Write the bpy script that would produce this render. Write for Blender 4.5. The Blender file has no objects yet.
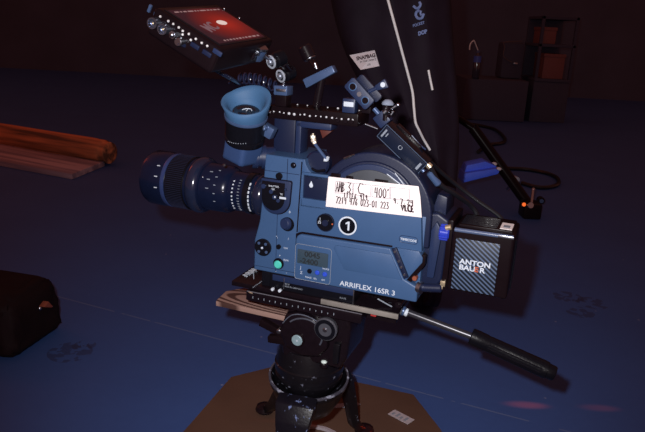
import bpy, bmesh, math, random
from mathutils import Vector, Matrix
random.seed(7)
V = Vector
C = bpy.context.scene.collection
sc = bpy.context.scene
rad = math.radians

# ---------------------------------------------------------------- viewpoint
FOC = 660.0
PITCH, ROLL, YAW = rad(16), rad(3), rad(20.5)
EYE = V((0, 0, .83))
c_, s_ = math.cos(PITCH), math.sin(PITCH)
right0, down0, FWD = V((1, 0, 0)), V((0, -s_, -c_)), V((0, c_, -s_))
RIGHT = math.cos(ROLL) * right0 - math.sin(ROLL) * down0
DOWN = math.sin(ROLL) * right0 + math.cos(ROLL) * down0
cam_d = bpy.data.cameras.new('camera')
cam = bpy.data.objects.new('camera', cam_d)
C.objects.link(cam)
up, bk = -DOWN, -FWD
cam.matrix_world = Matrix(((RIGHT.x, up.x, bk.x, EYE.x), (RIGHT.y, up.y, bk.y, EYE.y), (RIGHT.z, up.z, bk.z, EYE.z), (0, 0, 0, 1)))
cam_d.sensor_width = 36
cam_d.lens = 36 * FOC / 645
cam_d.clip_start = .02
sc.camera = cam

def ray(u, v):
    return RIGHT * ((u - 322.5) / FOC) + DOWN * ((v - 216) / FOC) + FWD

# film camera frame: X towards its back, Y away from its operator side, Z up, millimetres
ORG = V((.0146, 1.0466, .489))
ROT = Matrix.Rotation(-YAW, 4, 'Z')
BF = Matrix.Translation(ORG) @ ROT @ Matrix.Scale(.001, 4)
WF = Matrix.Identity(4)
BFi = BF.inverted()

def at(u, v, Y=None, Z=None, X=None):
    o = BFi @ EYE
    d = BFi.to_3x3() @ ray(u, v)
    if Y is not None: t = (Y - o.y) / d.y
    elif Z is not None: t = (Z - o.z) / d.z
    else: t = (X - o.x) / d.x
    return o + d * t

def wat(u, v, z=None, y=None):
    d = ray(u, v)
    t = (z - EYE.z) / d.z if z is not None else (y - EYE.y) / d.y
    return EYE + d * t

# ---------------------------------------------------------------- materials
def lin(c):
    return tuple(((x / 255) / 12.92 if x / 255 <= .04045 else ((x / 255 + .055) / 1.055) ** 2.4) for x in c)

def mat(name, col, rough=.5, metal=0, var=.15, scale=60, bump=0, bscale=400, spec=.5, col2=None, coat=0):
    m = bpy.data.materials.new(name); m.use_nodes = True
    nt = m.node_tree; N = nt.nodes; L = nt.links
    b = N['Principled BSDF']
    b.inputs['Roughness'].default_value = rough
    b.inputs['Metallic'].default_value = metal
    b.inputs['Specular IOR Level'].default_value = spec
    if coat: b.inputs['Coat Weight'].default_value = coat
    tc = N.new('ShaderNodeTexCoord')
    no = N.new('ShaderNodeTexNoise'); no.inputs['Scale'].default_value = scale; no.inputs['Detail'].default_value = 4
    L.new(tc.outputs['Object'], no.inputs['Vector'])
    mx = N.new('ShaderNodeMix'); mx.data_type = 'RGBA'
    a = tuple(x * (1 - var) for x in col); d = col2 or tuple(min(1, x * (1 + var)) for x in col)
    mx.inputs['A'].default_value = (*a, 1); mx.inputs['B'].default_value = (*d, 1)
    L.new(no.outputs['Fac'], mx.inputs['Factor'])
    L.new(mx.outputs['Result'], b.inputs['Base Color'])
    if bump:
        n2 = N.new('ShaderNodeTexNoise'); n2.inputs['Scale'].default_value = bscale
        L.new(tc.outputs['Object'], n2.inputs['Vector'])
        bp = N.new('ShaderNodeBump'); bp.inputs['Strength'].default_value = bump; bp.inputs['Distance'].default_value = .001
        L.new(n2.outputs['Fac'], bp.inputs['Height']); L.new(bp.outputs['Normal'], b.inputs['Normal'])
    return m

def edge_worn(m, col, amount=.55, scale=90):
    """paint worn off in patches"""
    nt = m.node_tree; N = nt.nodes; L = nt.links
    b = N['Principled BSDF']; src = b.inputs['Base Color'].links[0].from_socket
    tc = N.new('ShaderNodeTexCoord'); no = N.new('ShaderNodeTexNoise'); no.inputs['Scale'].default_value = scale; no.inputs['Detail'].default_value = 6
    L.new(tc.outputs['Object'], no.inputs['Vector'])
    r = N.new('ShaderNodeValToRGB'); r.color_ramp.elements[0].position = amount; r.color_ramp.elements[1].position = amount + .05
    L.new(no.outputs['Fac'], r.inputs['Fac'])
    mx = N.new('ShaderNodeMix'); mx.data_type = 'RGBA'; mx.inputs['B'].default_value = (*col, 1)
    L.new(r.outputs['Color'], mx.inputs['Factor']); L.new(src, mx.inputs['A']); L.new(mx.outputs['Result'], b.inputs['Base Color'])

def emit(name, col, s=1):
    m = bpy.data.materials.new(name); m.use_nodes = True
    b = m.node_tree.nodes['Principled BSDF']
    b.inputs['Base Color'].default_value = (.01, .01, .01, 1); b.inputs['Roughness'].default_value = .3; b.inputs['Specular IOR Level'].default_value = .1
    b.inputs['Emission Color'].default_value = (*col, 1); b.inputs['Emission Strength'].default_value = s
    return m

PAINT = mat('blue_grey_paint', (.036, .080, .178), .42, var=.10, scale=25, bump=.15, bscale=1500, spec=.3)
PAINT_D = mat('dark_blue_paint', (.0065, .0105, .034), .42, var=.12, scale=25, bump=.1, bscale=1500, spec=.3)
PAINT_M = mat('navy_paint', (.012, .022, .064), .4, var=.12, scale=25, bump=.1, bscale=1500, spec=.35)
RUBBER = mat('blue_rubber', (.042, .11, .225), .6, var=.08, scale=30, bump=.1, spec=.3)
BLACK = mat('black_plastic', (.0068, .0036, .0050), .3, var=.25, spec=.10)
BLACK_G = mat('black_gloss', (.005, .005, .008), .2, var=.2, spec=.22)
LENSB = mat('lens_black', (.0045, .0075, .024), .24, var=.2, spec=.25)
RIB = mat('ribbed_rubber', (.0038, .0038, .0062), .36, spec=.14, var=.2, bump=.4, bscale=300)
METALB = mat('black_metal', (.0068, .004, .0062), .26, var=.3, scale=100, bump=.12, bscale=500, spec=.26)
WORN = mat('worn_black_metal', (.005, .0045, .0065), .3, var=.3, scale=100, bump=.2, bscale=300, spec=.32)
edge_worn(WORN, (.12, .13, .18), .65, 85)
RIMM = mat('worn_rim_metal', (.05, .05, .07), .4, var=.3)
edge_worn(RIMM, (.26, .28, .36), .56, 60)
LEGM = mat('worn_leg_paint', (.005, .0045, .008), .32, var=.3, bump=.2, bscale=300, spec=.18)
edge_worn(LEGM, (.11, .15, .30), .60, 70)
STEEL = mat('steel', (.42, .45, .52), .3, 1, var=.1)
STEELW = mat('worn_steel', (.10, .09, .085), .5, .0, var=.5, scale=30, col2=(.30, .275, .25))
BLUESTEEL = mat('blue_anodised_metal', (.055, .095, .20), .3, .25, var=.2)
BRASS = mat('brass', (.75, .62, .42), .3, .8, var=.1)
WHITE = mat('white_print', (.50, .56, .64), .6, var=.05)
GREYP = mat('grey_print', (.20, .23, .28), .6, var=.05)
CARDM = mat('white_tape', (.80, .74, .74), .6, var=.03, scale=40)
CARDG = mat('pale_grey_line', (.38, .35, .38), .7, var=.05)
INK = mat('dark_ink', (.035, .012, .018), .7, var=.2)
LCDM = mat('lcd_glass', (.030, .052, .075), .25, var=.08)
LCDD = mat('lcd_digit', (.010, .016, .022), .5)
TEAL = mat('teal_button', (.07, .50, .42), .35, var=.05)
BLUEB = mat('blue_button', (.025, .07, .50), .3, var=.05)
BLUEK = mat('blue_knob', (.02, .04, .40), .35, var=.1)
REDM = mat('red_plastic', (.35, .03, .03), .5)
ORANGE = mat('orange_print', (.45, .09, .03), .5)
GLASS = mat('lens_glass', (.008, .008, .012), .08, var=.1, spec=.8)
FABRIC = mat('black_fabric', (.014, .0085, .0165), .75, var=.3, scale=20, bump=.3, bscale=200, spec=.15)
BAGM = mat('dark_bag_fabric', (.0095, .004, .0055), .75, var=.3, scale=20, bump=.4, bscale=120, spec=.12)
PIPE = mat('white_piping', (.85, .87, .92), .45)
LABELM = mat('woven_label', (.62, .58, .62), .7, var=.04)
LOGO = mat('blue_grey_logo', (.20, .28, .55), .6)
BLUEF = mat('blue_fabric', (.045, .12, .85), .6, var=.15, scale=30)
CARDB = mat('brown_board', (.085, .046, .030), .7, var=.25, scale=9, bump=.3, bscale=60)
DARKC = mat('dark_case', (.055, .055, .09), .7, var=.2, spec=.15)
REDC = mat('dark_red_box', (.17, .06, .06), .7, var=.2)
CABLE = mat('cable_rubber', (.007, .007, .010), .35, spec=.3)
CABLEB = mat('blue_black_cable', (.012, .016, .042), .25)
BOTTLE = mat('clear_plastic', (.25, .27, .35), .15, var=.1)
LABELB = mat('blue_label', (.05, .10, .45), .5)
WALLM = mat('dark_wall', (.066, .075, .13), .8, var=.3, scale=2)

def carbon():
    m = mat('carbon_stripes', (.02, .03, .05), .4)
    nt = m.node_tree; N = nt.nodes; L = nt.links; b = N['Principled BSDF']
    tc = N.new('ShaderNodeTexCoord'); w = N.new('ShaderNodeTexWave'); w.wave_type = 'BANDS'; w.bands_direction = 'X'
    mp = N.new('ShaderNodeMapping'); mp.inputs['Rotation'].default_value = (0, rad(-40), 0)
    mp.inputs['Rotation'].default_value = (0, rad(52), 0)
    w.inputs['Scale'].default_value = 56; w.inputs['Distortion'].default_value = 0
    L.new(tc.outputs['Object'], mp.inputs['Vector']); L.new(mp.outputs['Vector'], w.inputs['Vector'])
    r = N.new('ShaderNodeValToRGB')
    e = r.color_ramp.elements
    e[0].position = .45; e[0].color = (.006, .010, .018, 1); e[1].position = .85; e[1].color = (.10, .15, .26, 1)
    L.new(w.outputs['Fac'], r.inputs['Fac'])
    ck = N.new('ShaderNodeTexWave'); ck.bands_direction = 'X'; ck.inputs['Scale'].default_value = 190
    mp2 = N.new('ShaderNodeMapping'); mp2.inputs['Rotation'].default_value = (0, rad(-38), 0)
    L.new(tc.outputs['Object'], mp2.inputs['Vector']); L.new(mp2.outputs['Vector'], ck.inputs['Vector'])
    mu = N.new('ShaderNodeMix'); mu.data_type = 'RGBA'; mu.blend_type = 'MULTIPLY'; mu.inputs['Factor'].default_value = .5
    L.new(r.outputs['Color'], mu.inputs['A']); L.new(ck.outputs['Fac'], mu.inputs['B'])
    L.new(mu.outputs['Result'], b.inputs['Base Color'])
    return m
CARBON = carbon()

def wood(name, dark, light, scale, rot, stretch=(1, 8, 8), rough=.6, dist=6):
    m = mat(name, light, rough); nt = m.node_tree; N = nt.nodes; L = nt.links; b = N['Principled BSDF']
    tc = N.new('ShaderNodeTexCoord'); mp = N.new('ShaderNodeMapping'); mp.inputs['Rotation'].default_value = rot; mp.inputs['Scale'].default_value = stretch
    w = N.new('ShaderNodeTexWave'); w.wave_type = 'BANDS'; w.bands_direction = 'Y'
    w.inputs['Scale'].default_value = scale; w.inputs['Distortion'].default_value = dist; w.inputs['Detail'].default_value = 2; w.inputs['Detail Scale'].default_value = .6
    L.new(tc.outputs['Object'], mp.inputs['Vector']); L.new(mp.outputs['Vector'], w.inputs['Vector'])
    r = N.new('ShaderNodeValToRGB'); e = r.color_ramp.elements
    e[0].position = .2; e[0].color = (*dark, 1); e[1].position = .6; e[1].color = (*light, 1)
    L.new(w.outputs['Fac'], r.inputs['Fac']); L.new(r.outputs['Color'], b.inputs['Base Color'])
    return m
def grain(name, dark, light, ang, period, centre=None, squash=.22, rough=.65, dist=1.5, stretch=None):
    """wood whose year rings run along a board turned by `ang` in plan; nested arches round `centre`, or straight fibres"""
    m = mat(name, light, rough, spec=.2); nt = m.node_tree; N = nt.nodes; L = nt.links; b = N['Principled BSDF']
    geo = N.new('ShaderNodeNewGeometry')
    m1 = N.new('ShaderNodeMapping'); m1.inputs['Rotation'].default_value = (0, 0, -ang)
    if centre is not None: m1.inputs['Location'].default_value = -(Matrix.Rotation(-ang, 3, 'Z') @ V(centre))
    m2 = N.new('ShaderNodeMapping'); m2.inputs['Scale'].default_value = (squash, 1, 1)
    L.new(geo.outputs['Position'], m1.inputs['Vector']); L.new(m1.outputs['Vector'], m2.inputs['Vector'])
    if centre is not None:
        w = N.new('ShaderNodeTexWave'); w.wave_type = 'RINGS'; w.rings_direction = 'Z'; w.inputs['Scale'].default_value = .314 / period
        w.inputs['Distortion'].default_value = dist; w.inputs['Detail'].default_value = 1; w.inputs['Detail Scale'].default_value = .35
        f = w.outputs['Fac']; L.new(m2.outputs['Vector'], w.inputs['Vector']); lo, hi = .25, .6
    else:
        w = N.new('ShaderNodeTexNoise'); w.inputs['Scale'].default_value = 1 / period; w.inputs['Detail'].default_value = 3
        f = w.outputs['Fac']; L.new(m2.outputs['Vector'], w.inputs['Vector']); lo, hi = .38, .62
    r = N.new('ShaderNodeValToRGB'); e = r.color_ramp.elements
    e[0].position = lo; e[0].color = (*dark, 1); e[1].position = hi; e[1].color = (*light, 1)
    L.new(f, r.inputs['Fac']); L.new(r.outputs['Color'], b.inputs['Base Color'])
    return m
pc = BF @ V((-95, 75, -172)); pc.z -= .0
WOOD = grain('grained_wood', (.060, .030, .026), (.27, .17, .145), -YAW, .0095, pc)
_b = wat(104, 161, z=.03) - wat(0, 142, z=.03); BANG = math.atan2(_b.y, _b.x)
WOODB = grain('old_plank', (.20, .15, .20), (.42, .31, .36), BANG, .05, None, .06)
WOODR = grain('red_lit_wood', (.10, .045, .03), (.55, .18, .08), BANG, .05, None, .06)  # orange light on the beam is put into its wood colour

def floor_mat():
    m = mat('blue_concrete', (.052, .080, .185), .62, spec=.2); nt = m.node_tree; N = nt.nodes; L = nt.links; b = N['Principled BSDF']
    geo = N.new('ShaderNodeNewGeometry')
    def noise(scale, det=5):
        n = N.new('ShaderNodeTexNoise'); n.inputs['Scale'].default_value = scale; n.inputs['Detail'].default_value = det
        L.new(geo.outputs['Position'], n.inputs['Vector']); return n.outputs['Fac']
    def math_(op, a, bb=None):
        n = N.new('ShaderNodeMath'); n.operation = op
        for i, x in enumerate((a, bb)):
            if x is None: continue
            if isinstance(x, (int, float)): n.inputs[i].default_value = x
            else: L.new(x, n.inputs[i])
        return n.outputs[0]
    def mix(fac, A, B, mode='MIX'):
        n = N.new('ShaderNodeMix'); n.data_type = 'RGBA'; n.blend_type = mode
        if isinstance(fac, float): n.inputs['Factor'].default_value = fac
        else: L.new(fac, n.inputs['Factor'])
        for k, x in (('A', A), ('B', B)):
            if isinstance(x, tuple): n.inputs[k].default_value = (*x, 1)
            else: L.new(x, n.inputs[k])
        return n.outputs['Result']
    base = mix(noise(3), (.034, .076, .235), (.045, .100, .30))
    base = mix(math_('MULTIPLY', noise(40), .3), base, (.028, .058, .18))
    # joint between the floor sheets: a thin pale scuffed line
    p, q = wat(71, 300, z=0), wat(570, 432, z=0)
    d = (q - p).normalized(); n_ = V((-d.y, d.x, 0))
    dp = N.new('ShaderNodeVectorMath'); dp.operation = 'DOT_PRODUCT'; dp.inputs[1].default_value = n_
    L.new(geo.outputs['Position'], dp.inputs[0])
    dist = math_('ABSOLUTE', math_('SUBTRACT', dp.outputs['Value'], p.dot(n_)))
    line = math_('MULTIPLY', math_('LESS_THAN', dist, .0022), math_('GREATER_THAN', noise(25), .42))
    base = mix(math_('MULTIPLY', line, .55), base, (.13, .18, .31))
    # white specks of paint and grit
    vo = N.new('ShaderNodeTexVoronoi'); vo.inputs['Scale'].default_value = 9; L.new(geo.outputs['Position'], vo.inputs['Vector'])
    sp = math_('LESS_THAN', vo.outputs['Distance'], .035)
    base = mix(math_('MULTIPLY', sp, .45), base, (.28, .30, .42))
    # dark stains
    for (u, v, r) in ((70, 352, .055), (84, 345, .03), (568, 297, .05), (592, 303, .05), (580, 312, .045)):
        c = wat(u, v, z=0)
        sb = N.new('ShaderNodeVectorMath'); sb.operation = 'DISTANCE'; sb.inputs[1].default_value = c; L.new(geo.outputs['Position'], sb.inputs[0])
        k = math_('MULTIPLY', math_('LESS_THAN', sb.outputs['Value'], r), math_('GREATER_THAN', noise(32, 2), .50))
        base = mix(math_('MULTIPLY', k, .55), base, (.022, .026, .065))
    L.new(base, b.inputs['Base Color'])
    bp = N.new('ShaderNodeBump'); bp.inputs['Strength'].default_value = .15; bp.inputs['Distance'].default_value = .002
    L.new(noise(120), bp.inputs['Height']); L.new(bp.outputs['Normal'], b.inputs['Normal'])
    return m
FLOOR = floor_mat()

def screen_mat():
    m = emit('screen_picture', (.5, .03, .02), 1); nt = m.node_tree; N = nt.nodes; L = nt.links; b = N['Principled BSDF']
    tc = N.new('ShaderNodeTexCoord'); mp = N.new('ShaderNodeMapping'); mp.vector_type = 'POINT'
    mp.inputs['Location'].default_value = (-.64, -.50, 0); L.new(tc.outputs['UV'], mp.inputs['Vector'])
    gr = N.new('ShaderNodeVectorMath'); gr.operation = 'LENGTH'; L.new(mp.outputs['Vector'], gr.inputs[0])
    r = N.new('ShaderNodeValToRGB'); e = r.color_ramp.elements
    e[0].position = .0; e[0].color = (.33, .013, .006, 1); e[1].position = .60; e[1].color = (.022, .004, .010, 1)
    x = r.color_ramp.elements.new(.3); x.color = (.15, .006, .005, 1)
    L.new(gr.outputs['Value'], r.inputs['Fac']); L.new(r.outputs['Color'], b.inputs['Emission Color'])
    return m
SCREEN = screen_mat()
SCR_W = emit('screen_white', (.72, .55, .5), 1)
SCR_G = emit('screen_grey', (.16, .085, .10), 1)
SCR_T = emit('screen_text', (.30, .17, .17), 1)
LEDO = emit('orange_led', (1, .16, .03), 1)

# ---------------------------------------------------------------- mesh builder
WM = {}
class G:
    def __init__(s, frame=BF): s.bm = bmesh.new(); s.f = frame
    def _add(s, t, bev=0, seg=2, M=None):
        if bev:
            bmesh.ops.bevel(t, geom=list(t.edges), offset=bev, offset_type='OFFSET', segments=seg, profile=.6, affect='EDGES', clamp_overlap=True)
        if M is not None: t.transform(M)
        me = bpy.data.meshes.new('tmp'); t.to_mesh(me); t.free(); s.bm.from_mesh(me); bpy.data.meshes.remove(me)
        return s
    def box(s, x0, x1, y0, y1, z0, z1, bev=0, M=None, seg=2):
        t = bmesh.new()
        vs = [t.verts.new((x, y, z)) for z in (z0, z1) for x, y in ((x0, y0), (x1, y0), (x1, y1), (x0, y1))]
        for f in ((3, 2, 1, 0), (4, 5, 6, 7), (0, 1, 5, 4), (1, 2, 6, 5), (2, 3, 7, 6), (3, 0, 4, 7)): t.faces.new([vs[i] for i in f])
        return s._add(t, bev, seg, M)
    def prism(s, out, a, b, axis='Y', bev=0, M=None, seg=2):
        t = bmesh.new()
        def mk(p, h): return {'Y': (p[0], h, p[1]), 'Z': (p[0], p[1], h), 'X': (h, p[0], p[1])}[axis]
        A = [t.verts.new(mk(p, a)) for p in out]; B = [t.verts.new(mk(p, b)) for p in out]
        t.faces.new(A); t.faces.new(B[::-1]); n = len(out)
        for i in range(n): t.faces.new((A[i], B[i], B[(i + 1) % n], A[(i + 1) % n]))
        bmesh.ops.recalc_face_normals(t, faces=list(t.faces))
        return s._add(t, bev, seg, M)
    def lathe(s, p, d, prof, seg=40, a0=0, sq=None):
        p = V(p); d = V(d).normalized()
        e1 = d.orthogonal().normalized()
        if abs(d.z) < .95: e1 = (V((0, 0, 1)) - d * d.z).normalized()
        e2 = d.cross(e1); t = bmesh.new(); rings = []
        for h, r in prof:
            if r < 1e-9: rings.append([t.verts.new(p + d * h)])
            else: rings.append([t.verts.new(p + d * h + (e1 * math.cos(a0 + 2 * math.pi * k / seg) + e2 * math.sin(a0 + 2 * math.pi * k / seg)) * r) for k in range(seg)])
        loop = prof[0] == prof[-1] and len(prof) > 3
        if loop: bmesh.ops.delete(t, geom=rings[-1], context='VERTS'); rings[-1] = rings[0]
        for A, B in zip(rings, rings[1:]):
            for k in range(seg):
                q = [A[k % len(A)], A[(k + 1) % len(A)], B[(k + 1) % len(B)], B[k % len(B)]]
                u = []
                for x in q:
                    if x not in u: u.append(x)
                if len(u) > 2: t.faces.new(u)
        if len(rings[0]) > 2 and not loop: t.faces.new(rings[0][::-1])
        if len(rings[-1]) > 2 and not loop: t.faces.new(rings[-1])
        bmesh.ops.recalc_face_normals(t, faces=list(t.faces))
        return s._add(t)
    def cyl(s, p, q, r, r2=None, bev=None, seg=28):
        p, q = V(p), V(q); h = (q - p).length; r2 = r if r2 is None else r2
        b = min(r, r2, h / 2) * .15 if bev is None else bev
        return s.lathe(p, q - p, [(0, 0), (0, r - b), (b, r), (h - b, r2), (h, r2 - b), (h, 0)] if b > 0 else [(0, 0), (0, r), (h, r2), (h, 0)], seg)
    def ring(s, p, d, ri, ro, h, seg=36):
        return s.lathe(p, d, [(0, ri), (0, ro - .1 * (ro - ri)), (.1 * h, ro), (.9 * h, ro), (h, ro - .1 * (ro - ri)), (h, ri), (0, ri)], seg)
    def ball(s, p, r, sc_=(1, 1, 1), seg=20):
        t = bmesh.new(); bmesh.ops.create_uvsphere(t, u_segments=seg, v_segments=seg // 2, radius=r)
        return s._add(t, M=Matrix.Translation(V(p)) @ Matrix.Diagonal((*sc_, 1)))
    def tube(s, pts, r, seg=10, sub=6, flat=None):
        pts = [V(p) for p in pts]
        if sub > 1 and len(pts) > 2:
            P = []
            for i in range(len(pts) - 1):
                a, b, c, d = pts[max(i - 1, 0)], pts[i], pts[i + 1], pts[min(i + 2, len(pts) - 1)]
                for k in range(sub):
                    t = k / sub
                    P.append(.5 * ((2 * b) + (c - a) * t + (2 * a - 5 * b + 4 * c - d) * t * t + (3 * b - a - 3 * c + d) * t ** 3))
            P.append(pts[-1]); pts = P
        t = bmesh.new(); n = None; rings = []
        for i, p in enumerate(pts):
            d = (pts[min(i + 1, len(pts) - 1)] - pts[max(i - 1, 0)]).normalized()
            if n is None: n = d.orthogonal().normalized()
            n = (n - d * n.dot(d)).normalized(); m = d.cross(n)
            rr = r[i * (len(r) - 1) // max(1, len(pts) - 1)] if isinstance(r, (list, tuple)) else r
            rings.append([t.verts.new(p + (n * math.cos(2 * math.pi * k / seg) + m * math.sin(2 * math.pi * k / seg)) * rr) for k in range(seg)])
        for A, B in zip(rings, rings[1:]):
            for k in range(seg): t.faces.new((A[k], A[(k + 1) % seg], B[(k + 1) % seg], B[k]))
        t.faces.new(rings[0][::-1]); t.faces.new(rings[-1])
        bmesh.ops.recalc_face_normals(t, faces=list(t.faces))
        return s._add(t)
    def text(s, txt, size, M, depth=.3, align='LEFT', bold=0, xs=1):
        cu = bpy.data.curves.new('t', 'FONT'); cu.body = txt; cu.size = size; cu.extrude = depth; cu.align_x = align; cu.offset = bold
        o = bpy.data.objects.new('t', cu); C.objects.link(o)
        dg = bpy.context.evaluated_depsgraph_get(); me = bpy.data.meshes.new_from_object(o.evaluated_get(dg))
        bpy.data.objects.remove(o); bpy.data.curves.remove(cu)
        t = bmesh.new(); t.from_mesh(me); bpy.data.meshes.remove(me)
        return s._add(t, M=M @ Matrix.Diagonal((xs, 1, 1, 1)))
    def strokes(s, lines, M, r):
        for l in lines: s.tube([M @ V((x, y, 0)) for x, y in l], r, 5, 1)
        return s
    def obj(s, name, m, parent=None, origin=None, angle=35, smooth=True):
        """link everything collected as one mesh object; its local space is the parent's, or a frame at `origin`"""
        if parent is not None: W = WM[parent.name]
        else:
            R = ROT if s.f is BF else Matrix.Identity(4)
            W = Matrix.Translation(s.f @ V(origin)) @ R
        s.bm.transform(W.inverted() @ s.f)
        me = bpy.data.meshes.new(name); s.bm.to_mesh(me); s.bm.free()
        me.materials.append(m)
        if smooth:
            for p in me.polygons: p.use_smooth = True
            me.set_sharp_from_angle(angle=rad(angle))
        o = bpy.data.objects.new(name, me); C.objects.link(o)
        if parent is not None: o.parent = parent
        else: o.matrix_world = W
        WM[o.name] = W
        return o

def tag(o, label, cat, group=None):
    o['label'] = label
    if cat: o['category'] = cat
    if group: o['group'] = group
    return o
def thing(name, label, cat, base, frame=BF, group=None):
    o = bpy.data.objects.new(name, None); o.empty_display_size = .02; C.objects.link(o)
    W = Matrix.Translation(frame @ V(base)) @ (ROT if frame is BF else Matrix.Identity(4))
    o.matrix_world = W; WM[o.name] = W
    return tag(o, label, cat, group)
def structure(o): o['kind'] = 'structure'; return o

def face(x, z, y=0, ang=0):
    """text frame on a face that looks towards -Y of the film camera"""
    return Matrix.Translation((x, y, z)) @ Matrix.Rotation(rad(90), 4, 'X') @ Matrix.Rotation(rad(ang), 4, 'Z')
def frame3(p, xd, yd):
    xd = V(xd).normalized(); zd = xd.cross(V(yd)).normalized(); yd = zd.cross(xd)
    return Matrix(((xd.x, yd.x, zd.x, p[0]), (xd.y, yd.y, zd.y, p[1]), (xd.z, yd.z, zd.z, p[2]), (0, 0, 0, 1)))
def rrect(x0, x1, z0, z1, r, n=5):
    o = []
    for cx, cz, a in ((x1 - r, z1 - r, 0), (x0 + r, z1 - r, 90), (x0 + r, z0 + r, 180), (x1 - r, z0 + r, 270)):
        o += [(cx + r * math.cos(rad(a + 90 * k / n)), cz + r * math.sin(rad(a + 90 * k / n))) for k in range(n + 1)]
    return o
def arc(cx, cz, r, a0, a1, n=24):
    return [(cx + r * math.cos(rad(a0 + (a1 - a0) * k / n)), cz + r * math.sin(rad(a0 + (a1 - a0) * k / n))) for k in range(n + 1)]

# ---------------------------------------------------------------- setting
fl = G(WF).box(-9, 9, -1.5, 10, -.05, 0).obj('floor', FLOOR, origin=(0, 0, 0)); structure(fl)
w = G(WF).box(-9, 9, 10, 10.1, 0, 4).obj('wall_back', WALLM, origin=(0, 10, 0)); structure(w)

# ---------------------------------------------------------------- film camera
FC = thing('film_camera', 'blue-grey 16 mm film camera with a white handwritten tape on its magazine, on the tripod', 'film camera', (5, 55, -78))
# body: front section and main core
b = G()
b.prism([(-140, -78), (-58, -78), (-55, 130), (-123, 131), (-127, 62), (-131, 14), (-140, -22)], 0, 112, bev=3, seg=3)
b.prism([(-60, -77), (156, -77), (156, 62), (-60, 62)], 6, 112, bev=2)
BODY = b.obj('body', PAINT, FC)
# seam lines on the front section
sm = G().box(-82.5, -81.6, -.35, .5, 36, 128).box(-125, -60, -.35, .5, 103.2, 104).box(-98, -97.3, -.35, .5, -74, 30).box(-138, -60, -.35, .5, -70, -69.4)
sm.obj('panel_seam', PAINT_D, BODY)
# lower side door with its raised bevelled facets
d = G()
d.prism([(-59, -78), (156, -78), (156, -20), (128, -64), (104, 5)] if 0 else [(-59, -78), (156, -78), (156, -52), (132, -42), (106, 6), (-50, 4), (-56, 1), (-59, -6)], -8, 8, bev=3.5, seg=3)
d.prism([(10, -10), (31, -44), (130, -44), (108, -4), (14, -4)], -9.6, 0, bev=1.4)
DOOR = d.obj('side_door', PAINT, FC)
G().prism([(-60, 2), (-56, 5), (-49, 7.5), (108, 9.5), (108, 7), (-49, 4.5), (-55, 1.5), (-58, -2)], -5, 6, bev=.4).obj('door_gap', BLACK, FC)
G().prism([(-61.5, -78), (-59.6, -78), (-59.6, 2), (-61.5, 2)], -1, 6).obj('door_gap', BLACK, FC)
G().prism([(-61, 4), (-59, 4), (-55.8, 126), (-57.4, 126)], -.4, 4).obj('housing_gap', BLACK, FC)
fr = G()
o_ = rrect(-58, 7, -76, -13, 5); i_ = rrect(-57.2, 6.2, -75.2, -13.8, 4.4)
for k in range(len(o_)):
    a, bb = o_[k], o_[(k + 1) % len(o_)]
    fr.tube([(a[0], -8.2, a[1]), (bb[0], -8.2, bb[1])], .45, 5, 1)
fr.obj('display_frame', GREYP, DOOR)
LCD = G().prism(rrect(-54, 1.5, -47, -22, 1.5), -9.2, -6, bev=.5).obj('display', LCDM, DOOR)
t = G().text('0045', 13, face(-41, -33, -9.3), .05, xs=1.1, bold=.4).text('-2400', 13, face(-49, -45.5, -9.3), .05, xs=1.1, bold=.4)
t.obj('display_digits', LCDD, DOOR)
for u, v, m in ((309.7, 271, BLACK_G), (317.5, 272.5, BLUEB), (325, 274.2, BLUEB)):
    p = at(u, v, Y=-8)
    o = G().cyl((p.x, -7, p.z), (p.x, -11, p.z), 4.2, bev=1.2).obj('button', m, DOOR)
    if m is BLUEB: o['label'] = 'blue button'
for (x, z, s) in ((-48, -57, 'J'), (-48, -66, 'Z')): G().text(s, 7, face(x, z, -8.2), .05).obj('display_mark', WHITE, DOOR)
for (u, v, s) in ((305, 277.5, 'PHASE'), (313.5, 279, 'SEL'), (321.5, 280.5, 'SET'), (322.5, 269.2, 'MODE')):
    p = at(u, v, Y=-8); G().text(s, 4.2, face(p.x, p.z, -8.2), .05).obj('button_lettering', WHITE, DOOR)
G().text('ARRIFLEX 16SR 3', 12, face(24.5, -73, -8.3), .15, bold=.12, xs=1.08).obj('lettering', WHITE, DOOR)
# hinge strap on the door's right
p, q = at(394.5, 248, Y=-8), at(406.5, 277.5, Y=-8)
h = G(); dv = (q - p).normalized(); nv = V((-dv.z, 0, dv.x)) * 4
h.prism([((p + nv).x, (p + nv).z), ((q + nv).x, (q + nv).z), ((q - nv).x, (q - nv).z), ((p - nv).x, (p - nv).z)], -12, -6, bev=1)
HS = h.obj('hinge_strap', PAINT_D, FC)
g = G()
for k in (.1, .42, .62, .88):
    c = p + (q - p) * k; g.cyl((c.x, -11, c.z), (c.x, -14, c.z), 2.1)
g.obj('screw', STEEL, HS)
# triangular side wall behind the strap
d = G().prism([(112, 8), (152, 8), (159, -2), (159, -10), (135, -46)], -6, 10, bev=2); d.obj('corner_panel', PAINT, FC)
G().prism([(158, 4), (163, 0), (163, -14), (139, -54), (135, -48)], -4, 10, bev=.8).obj('gap_gasket', BLACK, FC)

# upper middle housing below the magazine
m_ = G(); m_.prism([(-56, 2), (156, 6), (150, 62), (150, 66), (-57, 66)], -3, 30, bev=2.5)
MID = m_.obj('upper_housing', PAINT, FC)
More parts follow.
